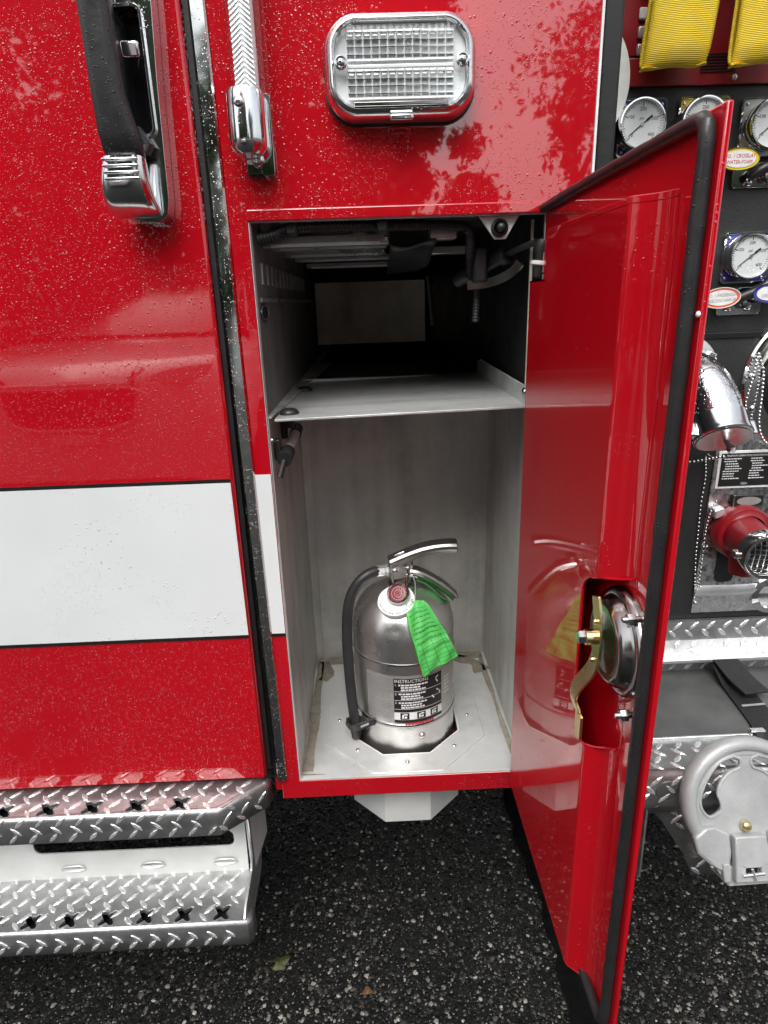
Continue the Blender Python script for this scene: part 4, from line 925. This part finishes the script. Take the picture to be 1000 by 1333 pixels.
m2 = MB(); m2.obox((.556,PY-.008,.9),(.005,0,-.005),(0,.004,0),(.003,0,.003)); obj('chain_clip', m2, 'chrome_dark', dv, bevel=.001)
obj('speaker_ring', MB().lathe([(.034,0),(.034,.004),(.024,.006),(.022,.003),(0,.003)], (.683,PY-.003,.805), (0,-1,0), 36), 'chrome_clean', sp_)

# ================================================================== RUNNING BOARD
rb = obj('running_board', MB().box((.275,-.03,.652),(1.7,PY,.660)), 'grey_rubber_mat', truck)
kp = obj('kick_plate', MB().box((.286,PY-.008,.66),(1.7,PY-.001,.7615)), 'tread_aluminium', rb)
mb = MB(); diamonds(mb, (.30,PY-.008,.7285), (1,0,0), (0,0,1), (0,-1,0), 1.2, .033, L=.0118); diamonds(mb, (.30,PY-.008,.6605), (1,0,0), (0,0,1), (0,-1,0), 1.2, .020, ph=1)
obj('tread_lug', mb, 'lug_aluminium', kp, smooth=0, kind='stuff')
cv_ = obj('cover_angle', MB().prism([(0,.0),(-.004,.0),(-.026,.003),(-.030,.007),(-.030,.012),(-.024,.020),(0,.036)], [], (.286,PY-.008,.687), (0,1,0), (0,0,1), (1.4,0,0)), 'bright_aluminium', kp, bevel=.002)
mb = MB(); sl = Vector((0,.78,.62)).normalized(); diamonds(mb, (.30,PY-.0335,.7055), (1,0,0), sl, sl.cross(Vector((-1,0,0))), 1.2, .030, H=.0009); obj('tread_lug', mb, 'lug_aluminium', cv_, smooth=0, kind='stuff')
er = obj('edge_plate', MB().prism([(.285,-.0285),(1.7,-.0285),(1.7,-.090),(.285,-.090)], [], (0,0,.6575), (1,0,0), (0,1,0), (0,0,.005)), 'tread_aluminium', rb)
obj('edge_nosing', MB().sweep([(.285,-.090),(1.7,-.090)], [(-.001,0),(.003,-.001),(.007,-.004),(.009,-.009),(.009,-.050),(.003,-.075)], .6625), 'tread_aluminium', er, solid=.002)
mb = MB(); diamonds(mb, (.29,-.092,.6626), (1,0,0), (0,1,0), (0,0,1), 1.3, .063, L=.0118); diamonds(mb, (.29,-.1012,.6145), (1,0,0), (0,0,1), (0,-1,0), 1.3, .040, ph=1, L=.0118)
obj('tread_lug', mb, 'lug_aluminium', er, smooth=0, kind='stuff')
obj('mat_lip', MB().box((.285,-.0300,.6605),(1.7,-.0262,.668)), 'bright_aluminium', rb, bevel=.001)
# folded corner gusset below the board
gz = obj('corner_gusset', MB().loft([[(.372,-.098,.615),(.60,-.098,.615)],[(.372,-.090,.600),(.60,-.090,.600)],[(.400,-.086,.565),(.60,-.092,.56)],[(.440,-.094,.50),(.60,-.10,.50)],[(.452,-.098,.468),(.60,-.10,.468)]], closed=False, caps=False), 'tread_aluminium', rb, solid=.003, smooth=60)
obj('gusset_side', MB().prism([(-.095,.655),(.12,.655),(.05,.56),(-.06,.468),(-.098,.468)], [], (.37,0,0), (0,1,0), (0,0,1), (.003,0,0)), 'tread_aluminium', rb)
mb = MB(); diamonds(mb, (.452,-.1005,.470), (1,0,0), (0,.0,1), (0,-1,0), .12, .085, L=.0118); diamonds(mb, (.372,-.0905,.592), (1,0,0), Vector((0,.03,-1)).normalized(), Vector((0,-1,-.03)), .2, .09, inside=lambda u_, v_: u_ > .012+v_*.62, ph=1)
diamonds(mb, (.374,-.0965,.605), (1,0,0), Vector((0,.3,-1)).normalized(), Vector((0,-1,-.3)).normalized(), .2, .02)
obj('tread_lug', mb, 'lug_aluminium', gz, smooth=0, kind='stuff')
m2 = MB(); m2.lathe([(.018,0),(.016,.003),(.008,.004),(0,.004)], (.395,-.0985,.634), (0,-1,0), 20); obj('grommet', m2, 'grey_rubber_mat', gz)
# hold-down strap
def ribbon(pts, w_dir, hw, th):
    m = MB(); P_ = cat_path(pts, 8); W = Vector(w_dir).normalized(); rings = []
    for i, p in enumerate(P_):
        t_ = (P_[min(i+1, len(P_)-1)]-P_[max(0, i-1)]).normalized(); n_ = W.cross(t_).normalized()
        rings.append([p-W*hw-n_*th, p+W*hw-n_*th, p+W*hw+n_*th, p-W*hw+n_*th])
    m.loft(rings); return m
strp = obj('hold_down_strap', ribbon([(.598,.160,.693),(.600,.135,.690),(.603,.10,.668),(.600,.05,.664),(.594,.0,.664),(.585,-.035,.668),(.580,-.08,.668)], (1,.1,0), .0235, .0013), 'webbing_black', rb)
obj('strap_flap', ribbon([(.597,.158,.697),(.600,.13,.697),(.608,.095,.684),(.617,.058,.678)], (1,.12,0), .0225, .0013), 'webbing_black', strp)
obj('strap_stitch', ribbon([(.602,.045,.6668),(.602,.041,.6668)], (1,.06,0), .020, .0006), 'ink_grey', strp)
for x in (.567, .633):
    m2 = MB(); bolt(m2, (x,.145,.690), (0,-.4,1), .005, .005); obj('strap_screw', m2, 'steel_bolt', strp)
m2 = MB(); m2.obox((.563,-.030,.672),(.012,0,0),(0,.005,0),(0,0,.005)); obj('strap_buckle', m2, 'chrome_clean', strp, bevel=.002)
# grey cast folding step, folded up against the board
FC = Vector((.4965,-.125,.6305)); FU = Vector((1,0,0)); FN = Vector((0,-.93,.37)).normalized(); FV = FU.cross(FN)*-1
if FV.z < 0: FV = -FV
RO = .0885
fo = [(RO*math.cos(R(a)), RO*math.sin(R(a))) for a in range(-52, 233, 4)]
wp = [(-.007,.067),(-.025,.061),(-.038,.051),(-.053,.034),(-.0665,.011),(-.0675,-.006),(-.058,-.016),(-.0416,-.008),(-.038,.003),(-.040,.0165),(-.0315,.032),(-.016,.045),(-.001,.051),(.002,.062)]
wp = [(x-.16*y, y) for x, y in wp]
wl_ = [(p.x, p.y) for p in cat_path([(x, y, 0) for x, y in wp+wp[:1]], 4)][:-1]
wr_ = [(-x, y) for x, y in wl_]
fs_ = obj('folding_step', MB().prism(fo, [wl_, wr_], FC, FU, FV, FN*.007), 'grey_casting', truck, bevel=.0015, seg=3)
# raised, sloping outer rim
mb = MB(); rings = []
for a in range(-54, 236, 4):
    d_ = FU*math.cos(R(a))+FV*math.sin(R(a))
    rings.append([FC+d_*r_+FN*h_ for r_, h_ in ((RO+.001,-.012),(RO+.0035,-.006),(RO+.003,.004),(RO,.0095),(RO-.006,.0120),(RO-.0115,.0110),(RO-.0150,.0075),(RO-.0155,.001))])
obj('step_rim', mb.loft(rings, closed=False), 'grey_casting', fs_, smooth=60)
mb = MB()
for W_ in (wl_, wr_):
    mb.tube([FC+FU*x+FV*y+FN*.0065 for x, y in W_+W_[:2]], .0024, 8, caps=False)
obj('window_bead', mb, 'grey_casting', fs_)
lobe = [(-.078,-.040),(-.074,-.062),(-.058,-.078),(-.040,-.088),(-.030,-.086),(-.026,-.060),(-.028,-.036),(-.046,-.026),(-.064,-.028)]
for sg in (1, -1):
    obj('hinge_lobe', MB().prism([(sg*x-.006, y) for x, y in lobe], [], FC+FN*.002, FU, FV, FN*.013), 'grey_casting', fs_, bevel=.004, seg=3)
HB = FC+FU*-.0085
hb = obj('hinge_bracket', MB().prism([(-.022,-.038),(.022,-.038),(.026,-.072),(.027,-.100),(-.025,-.100),(-.023,-.072)], [rrect(.0105,.0055,.002,3,(.001,-.086))], HB+FN*.010, FU, FV, FN*.012), 'grey_casting', fs_, bevel=.002)
obj('bracket_base', MB().prism([(-.046,-.084),(.040,-.080),(.052,-.108),(-.030,-.110)], [], HB-FN*.006, FU, FV, FN*.016), 'grey_casting', hb, bevel=.002)
obj('bracket_wing', MB().obox(HB+FU*-.034+FV*-.088+FN*.006, FU*.005, FV*.013, FN*.012), 'grey_casting', hb, bevel=.002)
m2 = MB(); bolt(m2, HB+FV*-.028+FN*.010, FN, .0075, .007); obj('brass_bolt', m2, 'zinc_gold', fs_)
obj('latch_pin', MB().tube([HB+FU*-.016+FV*-.089+FN*.024, HB+FU*.014+FV*-.087+FN*.024], .0024, 10), 'bright_aluminium', hb)
obj('latch_cross', MB().tube([HB+FU*-.003+FV*-.080+FN*.025, HB+FU*.001+FV*-.095+FN*.025], .0018, 8), 'bright_aluminium', hb)
obj('latch_hole', MB().prism(rrect(.012,.007,.002,3,(.001,-.086)), [], HB+FN*.008, FU, FV, FN*.003), 'seal_black', hb)

# ================================================================== FIRE EXTINGUISHER (stands in the floor socket)
EX, EY, EZ = .0275, .145, .4495
ER = .0875
ext = thing('fire_extinguisher', 'polished stainless steel fire extinguisher with black hose standing in the octagonal floor socket', 'fire extinguisher', (EX, EY, EZ))
prof = [(0,EZ),(ER-.012,EZ),(ER-.002,EZ+.006),(ER,EZ+.014),(ER,.640),(ER+.0007,.6405),(ER+.0007,.6465),(ER,.647),(ER,.7585),(ER+.0008,.759),(ER+.0008,.7625),(ER,.763),(ER,.793)]
for k in range(1, 13):
    a = R(90*k/12); prof.append((.024+(ER-.024)*math.cos(a)**.92, .793+.072*math.sin(a)))
prof += [(.0235,.866),(.0225,.870)]
obj('cylinder', MB().lathe([(r, z-EZ) for r, z in prof], (EX,EY,EZ), (0,0,1), 72), 'stainless', ext, smooth=28)
obj('weld_seam', MB().lathe([(ER+.0009,0),(ER+.0012,.001),(ER+.0009,.002)], (EX,EY,.7597), (0,0,1), 64), 'chrome_dark', ext)
obj('foot_band', MB().lathe([(ER+.0006,0),(ER+.0014,.001),(ER+.0014,.005),(ER+.0006,.006)], (EX,EY,.6405), (0,0,1), 64), 'chrome_dark', ext)
def cyl(r): return lambda x, z: (EX+r*math.sin(x/ER), EY-r*math.cos(x/ER), z)     # x = arc length from the front, z = height
def patch(x0, x1, z0, z1, r, n=16, th=.0):
    m = MB(); f_ = cyl(r); return m.grid(lambda a, b: f_(x0+(x1-x0)*a, z0+(z1-z0)*b), n, 1)
lab = obj('label', patch(-.073,.105,.651,.7415,ER+.0005,40), 'label_silver', ext)
obj('instruction_panel', patch(-.022,.064,.6725,.7365,ER+.0009,24), 'ink_black', lab)
obj('pictogram_strip', patch(-.022,.064,.6575,.6715,ER+.0009,24), 'ink_white', lab)
obj('lower_strip', patch(-.022,.064,.6515,.657,ER+.0009,24), 'ink_black', lab)
pm = MB()
for x in (-.012, .016, .040):
    q = patch(x,x+.015,.6582,.6708,ER+.0012,4); pm.add(q.v, q.f)
obj('pictogram', pm, 'ink_black', lab)
pm = MB()
for x in (-.012, .016, .040):
    for (a, b, c, d) in ((.003,.006,.660,.668),(.007,.011,.6605,.6645),(.006,.012,.6665,.6690)):
        q = patch(x+a,x+b,c,d,ER+.0014,2); pm.add(q.v, q.f)
obj('pictogram_mark', pm, 'ink_white', lab)
cw = cyl(ER+.0013)
pm = text_mb('INSTRUCTIONS', .0085, lambda u_, v_: cw(-.0205+u_, .7318+v_), 'LEFT', xs=.95)
for k, z0 in enumerate((.7245, .7075, .6905)):
    q = text_mb('%d.' % (k+1), .006, lambda u_, v_, z0=z0: cw(-.0205+u_, z0+v_), 'LEFT'); pm.add(q.v, q.f)
    for j in range(3):
        x = -.014+(.004 if j else 0); end = (.030, .022, .026)[j]
        while x < end:
            ww = random.uniform(.0025, .007); q = patch(x, x+ww, z0-.0012-j*.0046, z0+.0016-j*.0046, ER+.0013, 2); pm.add(q.v, q.f); x += ww+.001
    q = patch(-.021, .063, z0-.0124, z0-.0117, ER+.0013, 16); pm.add(q.v, q.f)
for (x, z, dx, dz) in ((.050,.727,.006,.004),(.055,.719,-.004,.006),(.052,.706,.005,-.004),(.047,.691,-.004,.006),(.058,.696,.002,.005)):
    a, b = Vector((x, z)), Vector((x+dx, z+dz)); n_ = Vector((-(b-a).y, (b-a).x)).normalized()*.0011
    pm.add([cw(*(a-n_)), cw(*(b-n_)), cw(*(b+n_)), cw(*(a+n_))], [(0,1,2,3)])
obj('instruction_print', pm, 'ink_white', lab, smooth=0, kind='stuff')
pm = MB()
for k in range(22):
    z = .7335-k*.0036; x = -.070
    if k % 6 == 5:
        q = patch(-.071,-.024,z,z+.0005,ER+.0012,10); pm.add(q.v, q.f); continue
    while x < -.028:
        ww = random.uniform(.002, .005); q = patch(x, min(x+ww, -.025), z, z+.0015, ER+.0012, 2); pm.add(q.v, q.f); x += ww+.0012
obj('fine_print', pm, 'ink_grey', lab, smooth=0, kind='stuff')
pm = MB()
for k in range(5):
    q = patch(.070,.086-.003*(k % 2),.718-k*.0075,.7205-k*.0075,ER+.0012,4); pm.add(q.v, q.f)
obj('side_print', pm, 'ink_white', lab, smooth=0, kind='stuff')
pm = MB(); x = -.004
while x < .046:
    ww = random.uniform(.003, .006); q = patch(x, x+ww, .6475, .6515, ER+.0012, 2); pm.add(q.v, q.f); x += ww+.0009
obj('red_print', pm, 'ink_red', lab, smooth=0, kind='stuff')
# valve
vh = obj('valve_head', MB().lathe([(.0225,.862),(.0235,.864),(.0235,.870),(.018,.872),(.017,.884),(.0165,.8895),(0,.890)], (EX,EY,0), (0,0,1), 28), 'chrome_dark', ext)
obj('valve_block', MB().prism([(-.016,.868),(.014,.868),(.016,.885),(.020,.905),(-.018,.905),(-.022,.895)], [], (EX,EY-.011,0), (1,0,0), (0,0,1), (0,.022,0)), 'stainless', vh, bevel=.002)
# round gauge with red dial face, facing the front and up
gd = Vector((-.22,-.74,.63)).normalized(); gc = Vector((.0185,.0870,.8760))
CC = Vector((.0150,.0900,.8620)); CA = Vector((-.14,-.46,.88)).normalized()
co = obj('gauge_collar', MB().lathe([(.0275,-.016),(.0305,.0),(.0302,.0015),(.0150,.0022),(0,.0022)], CC, CA, 36), 'white_plastic', ext)
pm = MB()
gx = Vector((0,0,1)).cross(gd).normalized()
for k in range(26):
    if k % 4 == 3: continue
    a = R(190+k*6.5); ax_ = CA; e1 = Vector((1,0,0)); e1 = (e1-ax_*e1.dot(ax_)).normalized(); e2 = ax_.cross(e1)
    d_ = e1*math.cos(a)+e2*math.sin(a); t_ = -e1*math.sin(a)+e2*math.cos(a); c = CC+ax_*.0027+d_*.0265
    pm.add([c-t_*.0008-d_*.0016, c+t_*.0008-d_*.0016, c+t_*.0008+d_*.0016, c-t_*.0008+d_*.0016], [(0,1,2,3)])
obj('collar_print', pm, 'ink_grey', co, smooth=0, kind='stuff')
gg = obj('pressure_gauge', MB().lathe([(.0172,-.014),(.0182,-.004),(.0180,.003),(.0165,.0055),(.0146,.0045),(.0143,.001)], gc, gd, 32), 'chrome_dark', ext)
obj('gauge_face', MB().lathe([(.0150,0),(.0150,.0012),(0,.0012)], gc, gd, 28), 'gauge_red', gg)
m2 = MB(); m2.lathe([(.0110,.0014),(.0110,.0018),(.0102,.0018),(.0102,.0014)], gc, gd, 28); m2.lathe([(.0065,.0014),(.0065,.0018),(.0058,.0018),(.0058,.0014)], gc, gd, 24)
obj('gauge_ring', m2, 'ink_grey', gg)
obj('gauge_glass', MB().lathe([(.0146,.0042),(.008,.0052),(0,.0055)], gc, gd, 28), 'gauge_glass', gg)
# hose with coupling
obj('hose', MB().tube(cat_path([(-.006,.136,.8965),(-.020,.130,.8965),(-.034,.125,.8915),(-.048,.121,.879),(-.060,.118,.857),(-.0665,.115,.825),(-.069,.112,.78),(-.0685,.108,.73),(-.0665,.103,.68),(-.064,.098,.645),(-.0625,.095,.626)], 8), .0088, 16), 'hose_rubber', ext)
hc = obj('hose_coupling', MB().lathe([(.0085,0),(.0098,.001),(.0098,.014),(.0088,.016),(.0105,.017),(.0105,.021),(.007,.023)], (-.0165,.133,.8965), (1,.15,0), 8), 'bright_aluminium', ext, smooth=0)
obj('hose_nozzle', MB().tube([(-.0628,.096,.632),(-.0618,.0945,.612),(-.0612,.094,.600)], [.0098,.0098,.0085], 16), 'black_plastic', ext)
cl = obj('hose_clip', MB().tube(cat_path([(-.0755,.092,.637),(-.074,.082,.634),(-.066,.0735,.634),(-.054,.0715,.638),(-.040,.0735,.641),(-.028,.0755,.644)], 6), .0062, sect=[(1,.3),(-1,.3),(-1,-.3),(1,-.3)], up=(0,0,1)), 'black_plastic', ext, bevel=.0006)
obj('clip_ring', MB().tube([(-.0625+.0125*math.cos(R(a)),.095+.0125*math.sin(R(a)),.628+.002*math.sin(R(a))) for a in range(0, 361, 20)], .0042, 8, caps=False), 'black_plastic', cl)
obj('clip_slot', MB().obox((-.045,.0695,.641),(.007,.0012,.002),(0,.001,0),(0,0,.0016)), 'label_silver', cl)
# carry handle (top) and squeeze lever (below)
def channel(pts, w0, w1, h, th=.0016):
    """inverted U channel swept along pts"""
    m = MB(); P_ = cat_path(pts, 6); rings = []
    for i, p in enumerate(P_):
        f_ = i/(len(P_)-1); wv_ = w0+(w1-w0)*f_; t_ = (P_[min(i+1, len(P_)-1)]-P_[max(0, i-1)]).normalized(); W = Vector((0,1,0)); n_ = t_.cross(W)*-1
        if n_.z < 0: n_ = -n_
        pr = [(-wv_,-h),(-wv_,-.003),(-wv_*.8,0),(wv_*.8,0),(wv_,-.003),(wv_,-h)]
        rings.append([p+W*a+n_*b for a, b in pr])
    m.loft(rings, closed=False, caps=False); return m
hn = obj('carry_handle', channel([(.005,.137,.916),(.020,.137,.9225),(.040,.137,.9305),(.062,.137,.9375),(.085,.137,.9415),(.105,.137,.9425),(.1195,.137,.9415)], .0145, .0155, .0125), 'handle_steel', ext, solid=.0017, smooth=24)
obj('handle_slot', MB().obox((.0235,.137,.9253),(.009,0,.0032),(0,.0028,0),(-.0005,0,.0012)), 'led_silver', hn, bevel=.001)
obj('handle_cheek', MB().prism([(.006,.900),(.008,.914),(.046,.9245),(.042,.910),(.036,.893),(.028,.886),(.014,.884)], [circ(.003,14,(.0325,.9085))], (0,.1245,0), (1,0,0), (0,0,1), (0,-.0018,0)), 'stainless', hn, bevel=.0006)
obj('handle_cheek', MB().prism([(.006,.900),(.008,.914),(.046,.9245),(.042,.910),(.036,.893),(.028,.886),(.014,.884)], [], (0,.1505,0), (1,0,0), (0,0,1), (0,-.0018,0)), 'stainless', hn, bevel=.0006)
m2 = MB(); bolt(m2, (.0155,.1227,.899), (0,-1,0), .0045, .002); obj('pivot_rivet', m2, 'steel_bolt', hn)
sl_ = obj('squeeze_lever', channel([(.040,.137,.899),(.055,.137,.8955),(.072,.137,.887),(.090,.137,.875),(.107,.137,.861),(.121,.137,.846)], .0120, .0125, .011), 'handle_steel', ext, solid=.0016, smooth=24)
for x, z in ((.086,.8795),(.099,.869),(.111,.859)):
    obj('lever_slot', MB().obox((x,.128,z),(.0045,0,-.0036),(0,.0015,0),(.0004,0,.0004)), 'led_silver', sl_)
obj('lever_lip', MB().obox((.0535,.1225,.8885),(.0085,0,-.0032),(0,.0016,0),(.0003,0,.001)), 'led_silver', sl_)
# safety pin and ring
pn = obj('pin_ring', MB().tube([(.0335+.0035*math.cos(R(a))-.006*(1-math.sin(R(a)))*.5,.1135+.004*math.cos(R(a))-.006*(1-math.sin(R(a))),.8735+.023*math.sin(R(a))) for a in range(0, 361, 15)], .0014, 8, caps=False), 'chrome_clean', ext)
obj('pull_pin', MB().tube([(.0365,.119,.904),(.0355,.116,.893),(.034,.112,.885)], .0014, 8), 'chrome_clean', pn)
obj('tamper_seal', MB().tube(cat_path([(.024,.098,.848),(.022,.096,.838),(.0215,.093,.829),(.025,.092,.826),(.028,.093,.831),(.033,.094,.829)], 5), .0009, 6), 'ink_grey', ext)
m2 = MB(); bolt(m2, (.052,EY-math.sqrt(ER**2-(.052-EX)**2)-.0005,.622), (.28,-.96,0), .0055, .004); obj('hose_stud', m2, 'stainless', ext)
# ---- inspection tag hanging from the handle
TG = dict(a=(.032,.062,.8710), b=(.053,.064,.8800), c=(.0535,.030,.7500), d=(.1005,.0405,.7830))
def tagpt(u_, v_):
    w_ = v_
    mid = [((.030,.0795,.8615),(.0575,.0790,.8690)), ((.029,.066,.851),(.066,.072,.862)), ((.0350,.055,.823),(.081,.062,.838)), ((.0425,.0495,.795),(.0945,.055,.814)), ((.0480,.045,.770),(.1045,.050,.7935)), ((.0535,.044,.749),(.1105,.050,.779))]
    s_ = (1-w_)*(len(mid)-1); i = min(int(s_), len(mid)-2); f_ = s_-i
    A, B = Vector(mid[i][0]).lerp(Vector(mid[i+1][0]), f_), Vector(mid[i][1]).lerp(Vector(mid[i+1][1]), f_)
    p = A.lerp(B, u_); cr = .0032*math.sin(u_*5+w_*3)+.0014*math.sin(u_*13-w_*17)+.0022*math.exp(-((w_-.36)/.03)**2)*(1 if u_ > .3 else u_/.3)
    ed = .0018*math.sin(u_*7+2)*max(0, .15-w_)/.15
    return (p.x, p.y-cr, p.z-ed*2)
to = obj('inspection_tag', MB().grid(tagpt, 22, 44), 'green_tag_paper', solid=.0004, smooth=60)
tag(to, 'green printed paper inspection tag hanging from the extinguisher handle', 'tag')
obj('tag_wire', MB().tube(cat_path([(.0445,.0795,.864),(.046,.09,.874),(.047,.105,.884),(.045,.118,.890)], 6), .0008, 6), 'ink_grey', to)
obj('tag_fold', MB().grid(lambda a, b: (.052+.055*a, .118+.016*b-.004*a, .884-.038*a-.010*b+.004*math.sin(a*6)), 8, 3), 'green_tag_paper', to, solid=.0004)

# ================================================================== YELLOW HOSE FOLDS hanging over the panel
def hose_fold(x0, x1, zb, y, lab_, lean):
    """flat hose folded into a hanging loop: front sheet, rounded bottom, rear sheet"""
    prof = [(y-.018, 2.05), (y-.018, 1.85), (y-.018, 1.70), (y-.019, zb+.03), (y-.016, zb+.010), (y-.008, zb), (y+.004, zb+.004), (y+.012, zb+.02), (y+.014, 1.70), (y+.014, 1.85), (y+.014, 2.05)]
    P_ = cat_path([(p[0], p[1], 0) for p in prof], 5); n = len(P_)
    def f_(a, b):
        k = b*(n-1); i = min(int(k), n-2); q = P_[i].lerp(P_[i+1], k-i)
        x = x0+(x1-x0)*a + lean*(q.y-zb) ; curl = .010*math.exp(-a/.10)+.006*math.exp(-(1-a)/.08)
        front = 1 if b < .5 else -1
        return (x, q.x+curl*front*1.0+.0015*math.sin(a*9), q.y+.008*(a-.5)+.002*math.sin(a*5))
    o = obj('hose_fold', MB().grid(f_, 20, n-1), 'yellow_jacket', solid=.0035, smooth=60)
    tag(o, lab_, 'fire hose', 'yellow hose folds hanging over the pump panel'); return o
hose_fold(.349, .430, 1.594, .115, 'wide yellow ribbed fire hose fold hanging beside the white and grey buttons', .10)
hose_fold(.462, .545, 1.594, .110, 'yellow ribbed fire hose fold at the right, partly cut off by the picture edge', .04)

# ================================================================== LEAVES on the asphalt
def leaf(c, s, rot, lab_, mat, lobes=3):
    pts = []
    for i in range(36):
        a = 2*math.pi*i/36; r_ = s*(.55+.35*abs(math.cos(lobes*a/2))**.7+.1*math.cos(a*5))*(1 if math.cos(a) > -.9 else .4)
        pts.append((c[0]+r_*math.cos(a+rot)*1.1, c[1]+r_*math.sin(a+rot)*.8, .009+.004*math.cos(a*2)))
    m = MB(); m.add(pts+[(c[0], c[1], .007)], [(i, (i+1) % 36, 36) for i in range(36)])
    o = obj('fallen_leaf', m, mat, solid=.0004); tag(o, lab_, 'leaf'); return o
leaf((-.252,.132), .024, .5, 'yellow green fallen leaf lying on wet asphalt right of the cab step', 'dead_leaf')
leaf((-.065,.060), .014, 1.7, 'small brown fallen leaf on wet asphalt below the compartment', 'brown_leaf', 2)

# ================================================================== SURROUNDINGS behind the camera (seen in reflections)
def tree(x, y, h, cr, lab_, n=15000):
    t_ = thing('tree', lab_, 'tree', (x, y, 0), 'trees across the yard behind the photographer')
    mb = MB().tube([(x,y,-.05),(x+.1,y,h*.3),(x-.05,y,h*.62),(x,y,h*.9)], [.22*h/9,.17*h/9,.11*h/9,.03], 10)
    for k in range(7):
        a = k*2.4; z = h*(.3+.07*k); mb.tube([(x,y,z),(x+cr*.4*math.cos(a),y+cr*.4*math.sin(a),z+h*.1),(x+cr*.75*math.cos(a),y+cr*.75*math.sin(a),z+h*.16)], [.07,.045,.015], 6)
    obj('trunk', mb, 'bark', t_)
    cl_ = [(rng.normal(0, .5)*cr, rng.normal(0, .3)*cr, h*rng.uniform(.14, .95), cr*rng.uniform(.30, .5)) for _ in range(44)]
    ci = rng.integers(0, len(cl_), n); C_ = np.array(cl_)[ci]
    d = rng.normal(size=(n, 3)); d /= np.linalg.norm(d, axis=1)[:,None]; p = C_[:,:3]+d*(C_[:,3]*rng.random(n)**.6*(1+.35*rng.exponential(1, n)*(rng.random(n) < .45)))[:,None]*np.array([1,1,.85])
    p[:,2] = np.maximum(p[:,2], .25)
    a = rng.normal(size=(n, 3)); a /= np.linalg.norm(a, axis=1)[:,None]; b = np.cross(a, rng.normal(size=(n, 3))); b /= np.linalg.norm(b, axis=1)[:,None]
    s = (rng.uniform(.06, .17, n)*(.7 if x > .5 else 1))[:,None]
    vs = np.stack([p-a*s, p-b*s*.5, p+a*s, p+b*s*.5], 1).reshape(-1, 3)
    me = bpy.data.meshes.new('crown'); me.from_pydata(vs.tolist(), [], np.arange(4*n).reshape(-1, 4).tolist())
    at = me.attributes.new('tone', 'FLOAT', 'POINT'); at.data.foreach_set('value', np.repeat(rng.random(n), 4).astype(np.float32)); me.materials.append(M['leaf_green'])
    o = bpy.data.objects.new('crown', me); COL.objects.link(o); o.parent = t_
TL = [(-10,-12,7.0,3.2,'tall broad leafy tree far left across the yard'), (-7,-11,8.0,2.8,'broad leafy tree left of the parked car'), (-4.6,-12,9.0,2.8,'tallest leafy tree behind the parked car'),
      (-2.4,-11,8.2,2.2,'leafy tree right behind the parked car'), (-.4,-11.5,7.6,1.7,'leafy tree straight across from the open compartment'), (.8,-12,6.4,.8,'smaller leafy tree right of centre across the yard'),
      (1.75,-10.5,3.3,.55,'low round bush in the gap across the yard'), (3.5,-10.5,5.6,.6,'thin sparse young tree in the gap across the yard', 1500), (5.3,-11,6.4,1.1,'slender leafy tree right of the gap'),
      (8.5,-13,7,3.0,'tall leafy tree far right across the yard'), (-11,-2.5,4.2,2.0,'leafy tree added past the front of the truck to darken the door reflection')]  # last tree is added to darken what the open door reflects
for a in TL: tree(*a)
car = thing('parked_car', 'silver parked car facing the truck behind the photographer', 'car', (-1.75,-2.9,0))
cx, cy = -1.75, -2.95
def carring(y, hw, z0, z1, zs): return [(cx-hw*.93,y,z0),(cx-hw,y,z0+.25),(cx-hw*.98,y,z1-.1),(cx-hw*.86,y,z1),(cx,y,z1+.02),(cx+hw*.86,y,z1),(cx+hw*.98,y,z1-.1),(cx+hw,y,z0+.25),(cx+hw*.93,y,z0)]
cb = obj('body', MB().loft([carring(cy+.02,.62,.35,.92,0), carring(cy-.10,.86,.28,1.0,0), carring(cy-.5,.93,.25,1.06,0), carring(cy-1.25,.95,.25,1.12,0), carring(cy-4.2,.95,.25,1.12,0), carring(cy-4.6,.86,.35,1.05,0)]), 'car_silver', car, smooth=50)
obj('cabin', MB().loft([carring(cy-1.15,.86,.9,1.10,0), carring(cy-1.95,.72,.95,1.66,0), carring(cy-3.8,.72,.95,1.66,0), carring(cy-4.5,.84,.95,1.12,0)]), 'car_dark', car, smooth=50)
obj('grille', MB().prism([(-.40,1.0),(-.34,.93),(.34,.93),(.40,1.0),(.36,.72),(.22,.66),(-.22,.66),(-.36,.72)], [], (cx,cy+.03,0), (1,0,0), (0,0,1), (0,.03,0)), 'car_dark', cb, bevel=.006)
for pts_ in ([(-.46,1.01),(-.36,.925),(.36,.925),(.46,1.01)], [(-.40,.87),(-.36,.905),(.36,.905),(.48,.85)], [(-.40,.80),(-.33,.70),(-.2,.665),(.2,.665),(.33,.70)]):
    obj('grille_bar', MB().tube([(cx+x, cy+.07, z) for x, z in pts_], .010, 8), 'white_plastic', cb)
for q in (-1, 1): obj('headlight', MB().prism([(q*.44,.955),(q*.56,.90),(q*.80,.95),(q*.84,1.02),(q*.60,1.0)], [], (cx,cy-.03,0), (1,0,0), (0,0,1), (0,.06,0)), 'white_plastic', cb, bevel=.01)
obj('number_plate', MB().box((cx-.14,cy+.05,.58),(cx+.14,cy+.065,.64)), 'white_plastic', cb)
for wy in (-.95, -3.75):
    for q in (-1, 1): obj('wheel', MB().lathe([(0,-.11),(.24,-.11),(.33,-.10),(.345,-.06),(.345,.06),(.33,.1),(.24,.11),(0,.11)], (cx+q*.84, cy+wy, .345), (1,0,0), 28), 'tyre', car)
